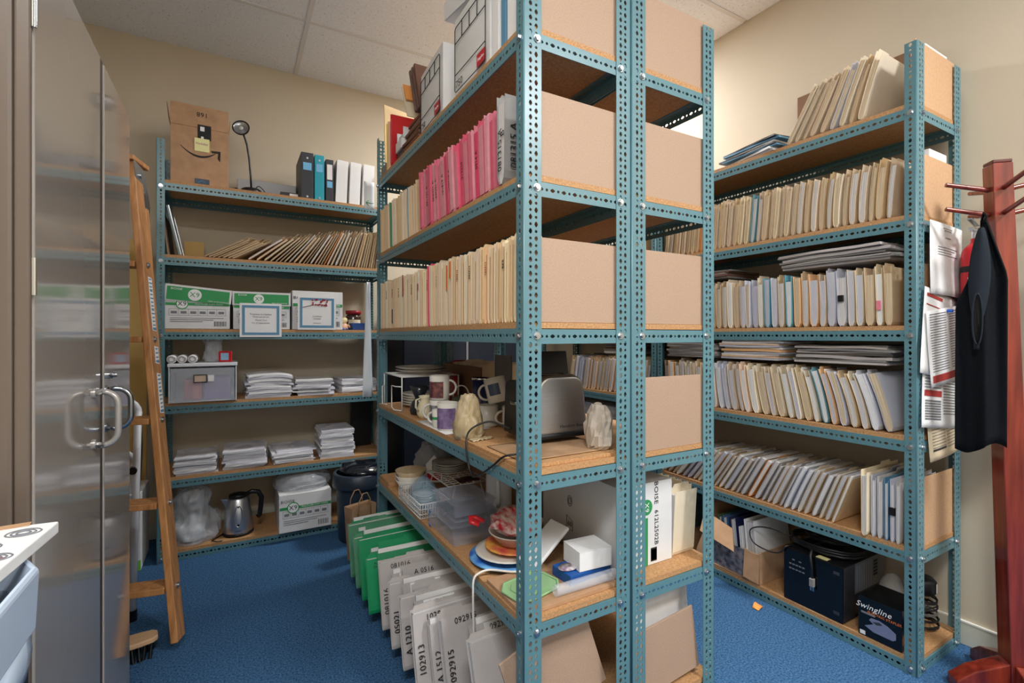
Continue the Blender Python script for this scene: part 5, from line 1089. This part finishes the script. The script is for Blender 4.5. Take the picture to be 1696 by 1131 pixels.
# ---------------------------------------------------------------- middle rack, top shelf
def bankers(x,y,rz,w_,d,h,label,lidtilt=None):
    """w_ along local x (depth), front face towards -X is the long local y side"""
    r=thing('storage_box',label,'box',(x,y,zA),rz)
    b=B(); n=8
    def side(u): return .012*math.sin(PI*u)
    v=[]
    for z,bul in ((.0008,0),(h*.5,1),(h,.2)):
        ring=[(-.006*math.sin(PI*i/n)*bul,d/2-d*i/n) for i in range(n+1)]+[(w_+.004*bul,-d/2),(w_+.004*bul,d/2)]
        v+=[(x_,y_,z) for x_,y_ in ring]
    m=n+3; b.add(v,[(j*m+i,j*m+(i+1)%m,(j+1)*m+(i+1)%m,(j+1)*m+i) for j in (0,1) for i in range(m)]+[tuple(range(m))[::-1],tuple(range(2*m,3*m))]); b.obj('box_body',wbox_m,r)
    b=B(); X=-.0075
    def rect(y0,y1,z0,z1,rr=.012):
        P=[]
        for cy,cz,a0 in ((y1-rr,z1-rr,0),(y0+rr,z1-rr,90),(y0+rr,z0+rr,180),(y1-rr,z0+rr,270)):
            for k in range(4): a=R(a0+30*k); P.append((X,cy+rr*math.cos(a),cz+rr*math.sin(a)))
        b.tube(P,.0016,4,closed=True)
    e=d*.44; rect(-e,e,h*.04,h*.86)
    b.tube([(X,-e,h*.26),(X,e,h*.26)],.0016,4); b.tube([(X,-e,h*.66),(X,e,h*.66)],.0016,4)
    for k in (-.5,0,.5): b.tube([(X,e*k,h*.66),(X,e*k,h*.86)],.0016,4)
    b.obj('printed_frame',ink_m,r)['kind']='stuff'
    lb_o=B().box(-.0088,-e*.98,h*.055,-.0076,-e*.50,h*.20).obj('red_label',red_m,r); text('Staples',h*.055,white_m,(-.0092,-e*.74,h*.13),WEST,r); text('750',h*.13,ink_m,(-.0082,e*.68,h*.12),WEST,r)
    return r
b1=bankers(.683,1.84,R(-3),.30,.285,.262,'white storage box with a printed form, further of the two on the top shelf')
b2=bankers(.678,1.455,0,.34,.27,.275,'white storage box with a printed form, nearer of the two on the top shelf')
ll=thing('box_lid','white storage box lid tipped on the nearer printed box','lid',(.70,1.52,zA+.2985),0,None,(R(6),R(-4),R(4))); b=B(); b.box(-.02,-.14,0,.30,.14,.006); b.box(-.024,-.144,-.0,-.0205,.144,.06); b.box(-.02,.1405,-.0,.30,.144,.06); b.obj('lid_shell',wbox_m,ll,bevel=.002)
for k,(y,t,m,lb_) in enumerate(((1.268,.045,white_m,'white binder beside the printed box on the top shelf'),(1.225,.032,blueink_m,'pale blue binder between white ones on the top shelf'),(1.15,.07,white_m,'thick white binder by the near post on the top shelf'))):
    r=thing('ring_binder',lb_,'binder',(.680,y,zA)); b=B(); b.box(0,0,.001,.004,t-.006,.30); b.box(.0045,0,.001,.27,.0035,.30); b.box(.0045,t-.0095,.001,.27,t-.006,.30); b.obj('cover',m,r,bevel=.0012); B().box(.012,.005,.006,.25,t-.011,.28).obj('papers',paper_m,r)
# brown wallets stacked high behind the far box
for k in range(7):
    tag(B().box(0,0,0,.30,.22,.016).obj('brown_wallet',brownw_m,None,bevel=.004,loc=(.685+.004*k,2.0+.012*(k%3),zA+.002+.0215*k+.0),rot=(0,0,R((k*7)%5-2))),'brown expanding wallet in the tall stack beside the far printed box','wallet','brown wallets on the top shelf')
for k in range(3):
    tag(B().box(0,-.018,0,.27,0,.24).obj('brown_wallet',brownw_m,None,bevel=.004,loc=(.70,2.035+.032*k,zA+.16),rot=(R(-22),0,0)),'brown wallet leaning on the tall wallet stack on the top shelf','wallet','brown wallets leaning on the stack')
tag(B().box(0,-.004,0,.26,0,.20).obj('envelope',cream_m,None,loc=(.68,2.145,zA+.158),rot=(R(-28),0,0)),'cream envelope poking out behind the leaning brown wallets','envelope')
tag(B().box(0,-.004,0,.20,0,.10).obj('orange_card',orange_m,None,loc=(.685,2.178,zA+.25),rot=(R(-28),0,0)),'orange card on the leaning brown wallets, top shelf','card')
tr=thing('letter_tray','clear grey letter tray with papers, left of the wallet stack','tray',(.69,2.235,zA+.10)); b=B(); b.box(0,0,0,.26,.10,.003); b.box(0,0,.0035,.26,.003,.05); b.box(0,.097,.0035,.26,.10,.05); b.obj('tray_body',frostw_m,tr,bevel=.001); B().box(.01,.006,.0036,.24,.094,.03).obj('papers',paper_m,tr)
for k,(y,m,lb_) in enumerate(((2.235,black_m,'black case lying under the letter tray on the top shelf'),)):
    tag(B().box(0,0,0,.27,.10,.048).obj('black_case',m,None,bevel=.003,loc=(.69,y,zA)),lb_,'case'); tag(B().box(0,0,0,.27,.10,.047).obj('white_pack',white_m,None,bevel=.002,loc=(.682,y+.002,zA+.0505),rot=(0,0,R(-1))),'white paper pack between the black case and the letter tray','papers')
folder((.672,2.375,zA),0,0,.024,.262,.28,.0,'red','red folder standing at the far end of the top shelf',None,name='red_folder',tab=.6)
folder((.674,2.425,zA),0,R(-3),.012,.25,.28,.0,'peach_folder','tan thin folder beside the red one on the top shelf',None,name='tan_folder',tab=.6)
folder((.673,2.45,zA),0,R(-3),.006,.245,.28,.0,'yellow','yellow thin folder behind the tan one on the top shelf',None,pm=None,name='yellow_folder',tab=.6)
ev=thing('envelope','large bright manila envelope standing at the far end of the top shelf','envelope',(.67,2.475,zA+.05),0,None,(R(-2),0,R(16))); B().box(0,0,0,.24,.006,.30).obj('envelope_body',mat('bright_manila',(246,222,172),.6),ev,bevel=.002); B().box(.002,-.0008,.0,.238,-.0001,.04).obj('flap',cream_m,ev)
tag(B().box(0,0,0,.20,.10,.048).obj('grey_book',M['grey_folder'],None,bevel=.002,loc=(.675,2.475,zA)),'grey book block lying under the bright manila envelope','book')
# ---------------------------------------------------------------- second rack, low shelves
wc=thing('paper_carton','white carton on its side with green band, rotated lettering 612L2502B','box',(1.064,1.17,Zt[1]))
B().box(0,0,.0008,.238,.44,.275).obj('carton_body',wbox_m,wc,bevel=.002); B().box(.108,-.0012,.002,.124,-.0003,.16).obj('green_band',greenink_m,wc)
B().lathe([(.026,0),(.026,.0008),(0,.0008)],24,c=(.118,-.0006,.195),mt=axes((1,0,0),(0,0,1),(0,-1,0)),sm=False).obj('round_badge',greenink_m,wc); text('X9',.026,white_m,(.118,-.0022,.195),(R(90),R(90),0),wc)
text('BOISE',.024,ink_m,(.162,-.001,.238),(R(90),R(90),0),wc,sx=1.2); text('612L2502B',.0245,ink_m,(.163,-.001,.122),(R(90),R(90),0),wc)
b=B()
for i in range(9): b.box(.138,-.0012,.012+i*.004,.165,-.0004,.022+i*.004+(.0015 if i%2 else .0026))
b.obj('barcode',ink_m,wc)['kind']='stuff'
for k in range(5): folder((1.309,1.185+.03*k,Zt[1]),0,R(3),.024,.235,.108,.0,'cream_folder','cream folder standing right of the white green carton, %s from the front'%ORD[k],None,name='cream_folder',tab=.2)
b=B(); ell=lambda r1,r2,n: [(-.0009,.262+r1*math.cos(a),.16+r2*math.sin(a)) for a in [i*2*PI/n for i in range(n)]]
b.tube(ell(.013,.019,20),.0011,4,closed=True); b.tube(ell(.007,.011,16),.0011,4,closed=True); b.obj('round_mark',ink_m,wc)['kind']='stuff'
B().tube([(-.0009,.28,.055),(-.0009,.245,.055),(-.0009,.245,.09),(-.0009,.28,.105)],.0011,4,closed=True).obj('square_mark',ink_m,wc); text('60',.026,ink_m,(-.001,.262,.076),WEST,wc)
# ---------------------------------------------------------------- right rack, floor shelf
cbx=thing('open_carton','torn open brown carton of binders with flaps hanging over the carpet','box',(2.108,1.375,zF))
b=B(); L_,D_,H_=.31,.34,.20
b.box(0,0,.001,D_,L_,.005)
b.box(.0,.0,.005,D_,.004,.15); b.box(0,L_-.004,.005,D_,L_,H_+.08); b.box(D_-.004,.004,.005,D_,L_-.004,H_+.06); b.box(0,.004,.005,.004,.07,.14); b.obj('carton_body',card_m,cbx,bevel=.0008,seg=1)
b=B(); b.add([(-.001,.14,.215),(-.001,.30,.255),(-.075,.27,.175),(-.06,.09,.135),(-.004,.14,.219),(-.004,.30,.259),(-.079,.27,.179),(-.064,.09,.139)],[(0,3,2,1),(4,5,6,7),(0,1,5,4),(1,2,6,5),(2,3,7,6),(3,0,4,7)]); b.obj('front_flap',card_m,cbx)
b=B(); b.add([(-.076,.255,.172),(-.078,.245,.172),(-.088,.215,.085),(-.095,.24,.03),(-.098,.28,.06),(-.092,.275,.10)],[(0,1,2,5),(2,3,4,5)]); b.obj('torn_strip',card_m,cbx)
b=B(); b.add([(-.002,.0,.13),(-.002,.075,.15),(-.02,.07,.02),(-.012,.0,.01),(-.005,.0,.131),(-.005,.075,.151),(-.024,.07,.022),(-.016,.0,.012)],[(0,3,2,1),(4,5,6,7),(0,1,5,4),(1,2,6,5),(2,3,7,6),(3,0,4,7)]); b.obj('side_flap',card_m,cbx)
b=B(); b.surf(lambda u,v:(.006+.004*math.sin(v*9),.075+.225*u,.006+.13*v),6,6); b.obj('printed_liner',mat('printed_wrap',(150,146,150),.5,c2=(70,66,76),scale=45),cbx)
def rbinder(y,t,h,m,label,lean):
    r=thing('ring_binder',label,'binder',(2.128,y,zF+.0056+t*.11),0,None,(R(lean),0,0)); b=B(); b.box(0,0,.001,.27,.004,h); b.box(0,t-.004,.001,.27,t,h); b.box(.2665,.0045,.001,.27,t-.0045,h); b.obj('cover',m,r,bevel=.0012); B().box(.006,.0055,.006,.262,t-.0055,h-.012).obj('papers',paper_m,r); return r
rbinder(1.392,.052,.27,white_m,'large white binder in the torn carton, nearest the computer',-6)
rbinder(1.462,.014,.225,white_m,'thin white folder between binders in the torn carton',-6)
rbinder(1.487,.036,.255,navy_m,'navy binder in the torn carton',-6)
rbinder(1.536,.028,.25,mat('steel_blue',(70,100,140),.4),'steel blue binder in the torn carton',-6)
rbinder(1.574,.024,.245,mat('olive_green',(70,100,70),.5),'green printed binder at the far side of the torn carton',-4)
# black computer tower on its side
pc=thing('computer_tower','black computer tower lying on the floor shelf under coiled cables','computer',(2.112,1.025,zF+.0004))
B().box(.006,.0,.0,.345,.24,.225).obj('case_body',mat('tower_black',(22,23,26),.35),pc,bevel=.004); B().box(0,.0,.0,.0055,.24,.2255).obj('front_panel',blackg_m,pc,bevel=.002)
B().box(.0062,-.0012,.004,.09,-.0002,.222).obj('vent_plate',dark_m,pc); b=B()
for i in range(9):
    for j in range(24): b.cyl((.012+.0085*i+(.004 if j%2 else 0),-.0022,.01+.0087*j),(.012+.0085*i+(.004 if j%2 else 0),-.0010,.01+.0087*j),.0026,n=6,caps=True,sm=False)
b.obj('vent_holes',black_m,pc)['kind']='stuff'
B().box(.092,-.0022,.10,.34,-.0003,.222).obj('rear_plate',mat('plated_metal',(150,154,160),.35,.8),pc); b=B()
for i in range(7): b.box(.10+.018*i,-.0042,.11,.110+.018*i,-.0023,.215)
b.obj('slot_covers',zinc_m,pc)['kind']='stuff'; b=B()
for i in range(3):
    for j in range(5): b.box(.24+.012*i,-.0034,.14+.014*j,.249+.012*i,-.0023,.149+.014*j)
b.obj('square_vents',black_m,pc)['kind']='stuff'
b=B()
for i in range(5):
    for j in range(2+i%2): b.box(-.0012,.15+.014*i,.14+.02*j,-.0002,.16+.014*i,.145+.02*j)
b.obj('front_print',greyink_m,pc)['kind']='stuff'
for z in (.03,.19): B().box(-.002,.012,z,-.0002,.035,z+.012).obj('latch',dark_m,pc)
def coil(name,label,c,rx,ry,turns,m,r=.0035,h=.004,seed=0,tail=()):
    pts=[]
    for i in range(turns*16+1):
        a=i*PI/8; k=1+.16*noise.noise((i*.23+seed,0,0)); pts.append((c[0]+rx*k*math.cos(a),c[1]+ry*k*math.sin(a),c[2]+r+h*i/16*1.0+.006*(1+noise.noise((i*.31+seed,3,0)))))
    pts+=list(tail); return tag(B().tube(pts,r,6).obj(name,m),label,'cable')
zP=zF+.2275
coil('power_cable','thick grey black cable coil lying on the computer tower',(2.245,1.155,zP),.105,.135,3,cable_m,.0055,.009,1,[(2.15,1.16,zP+.03),(2.10,1.145,zP+.004),(2.102,1.14,zP-.04),(2.101,1.138,zP-.085)])
coil('data_cable','thin black cable coil inside the thick coil on the computer tower',(2.25,1.15,zP+.040),.07,.09,3,cable_m,.003,.006,6)
coil('grey_cable','thin grey cable coil on top of the computer tower heap',(2.24,1.16,zP+.072),.055,.075,2,mat('grey_cable',(110,108,104),.5),.0026,.006,11)
tag(B().tube([(2.17,1.26,zP+.03),(2.13,1.36,zP+.045),(2.105,1.42,zP+.02),(2.095,1.40,zP-.03),(2.10,1.33,zP-.045),(2.099,1.275,zP-.03),(2.104,1.25,zP+.004),(2.14,1.24,zP+.006)],.0032,6,curve=6).obj('loose_cable',cable_m),'single black cable arching from the computer tower to the torn carton','cable')
pg=thing('cable_plug','grey plug with metal prongs hanging in front of the computer tower','plug',(2.1005,1.138,zP-.093)); B().box(-.008,-.009,-.028,.008,.009,.006).obj('plug_body',fgrey_m,pg,bevel=.002)
for y in (-.005,.005): B().box(-.001,y-.003,-.046,.001,y+.003,-.0285).obj('prong',zinc_m,pg)
tag(B().box(0,0,0,.03,.045,.001).obj('sticky_note',post_m,None,loc=(2.121,1.09,zP+.0003)),'small yellow note on the computer tower below the cables','note')
# electric stapler box
eb=thing('product_box','black product box picturing a stapler, in front of the computer tower','box',(2.1085,.826,zF))
B().box(0,0,.001,.155,.142,.152).obj('box_body',blackg_m,eb,bevel=.002)
text('Swingline',.030,white_m,(-.0006,.092,.117),WEST,eb,shear=.3); text('ELECTRIC STAPLER',.0125,orangeink_m,(-.0006,.055,.098),WEST,eb)
B().box(-.0012,.085,.088,-.0003,.132,.095).obj('grey_text_bar',greyink_m,eb)
stp=mat('stapler_print',(120,128,160),.4); b=B(); M4=axes((0,-1,0),(0,0,1),(-1,0,0),(-.0004,.12,.03))
b.prism([(0,.012),(.03,.0),(.092,.0),(.102,.008),(.102,.03),(.075,.045),(.05,.052),(.022,.05),(.015,.04),(.03,.03)],.0009,M4); b.obj('stapler_picture',stp,eb); B().prism([(.025,.038),(.05,.046),(.06,.040),(.04,.032)],.0011,M4).obj('stapler_slot',dark_m,eb)
B().box(-.0012,.118,.006,-.0003,.136,.02).obj('corner_mark',white_m,eb); B().box(.01,-.001,.03,.03,-.0002,.06).obj('orange_mark',orangeink_m,eb)
tp=thing('tape_bag','clear bag with small metal parts behind the stapler box','bag',(2.35,.955,zF+.0004)); B().surf(lambda u,v:((.06+.01*noise.noise((u*5,v*5,0)))*math.cos(2*PI*u)*math.sin(PI*v*.98+.02),(.045)*math.sin(2*PI*u)*math.sin(PI*v*.98+.02),.09-.089*math.cos(PI*v)),20,10).obj('bag_body',bag_m,tp)
for k in range(5):
    coil('tangled_cable','black cable coil tangled at the shelf end, %s from the bottom'%ORD[k],(2.385-.004*k,.862,zF+.001+.026*k),.052-.004*(k%3),.045,2,cable_m if k!=2 else M['grey_cable'],.003,.005,20+k*3)
ad=thing('adapter','black power adapter with a white label on the cable tangle','adapter',(2.385,.868,zF+.135),R(20)); B().lathe([(0,0),(.04,0),(.046,.01),(.046,.05),(.038,.06),(0,.06)],22).obj('adapter_body',black_m,ad); B().surf(lambda u,v:(.0468*math.cos(R(-110+40*u)),.0468*math.sin(R(-110+40*u)),.012+.035*v),6,1).obj('label',white_m,ad)

# ---------------------------------------------------------------- things half hidden behind the racks
nc=thing('low_cabinet','dark navy cabinet at the back wall, glimpsed between the racks above the plates','cabinet',(.97,3.54,0))
B().box(0,-.38,.03,.95,0,1.42).obj('body',mat('dark_navy',(26,32,46),.45),nc,bevel=.003)
for x in (.006,.478): B().box(x,-.396,.06,x+.466,-.3805,1.40).obj('door',mat('dark_navy',(0,0,0)),nc,bevel=.002)
B().box(.455,-.402,.06,.471,-.397,1.40).obj('edge_strip',fgrey_m,nc)
for k,(y,h,lv) in enumerate(((1.635,.25,1),(2.05,.24,1),(1.55,.25,0),(2.0,.25,0))):
    r=thing('record_box','brown record box on the %s of the rack backing the crockery, %s one'%(('floor shelf','low shelf')[lv],('nearer','further')[k%2]),'box',(1.07,y,Zt[lv]))
    B().box(0,0,.0008,.33,.38,h-.03).obj('box_body',card_m,r,bevel=.002); B().box(-.003,-.003,h-.0295,.333,.383,h).obj('lid',cardd_m,r,bevel=.002)
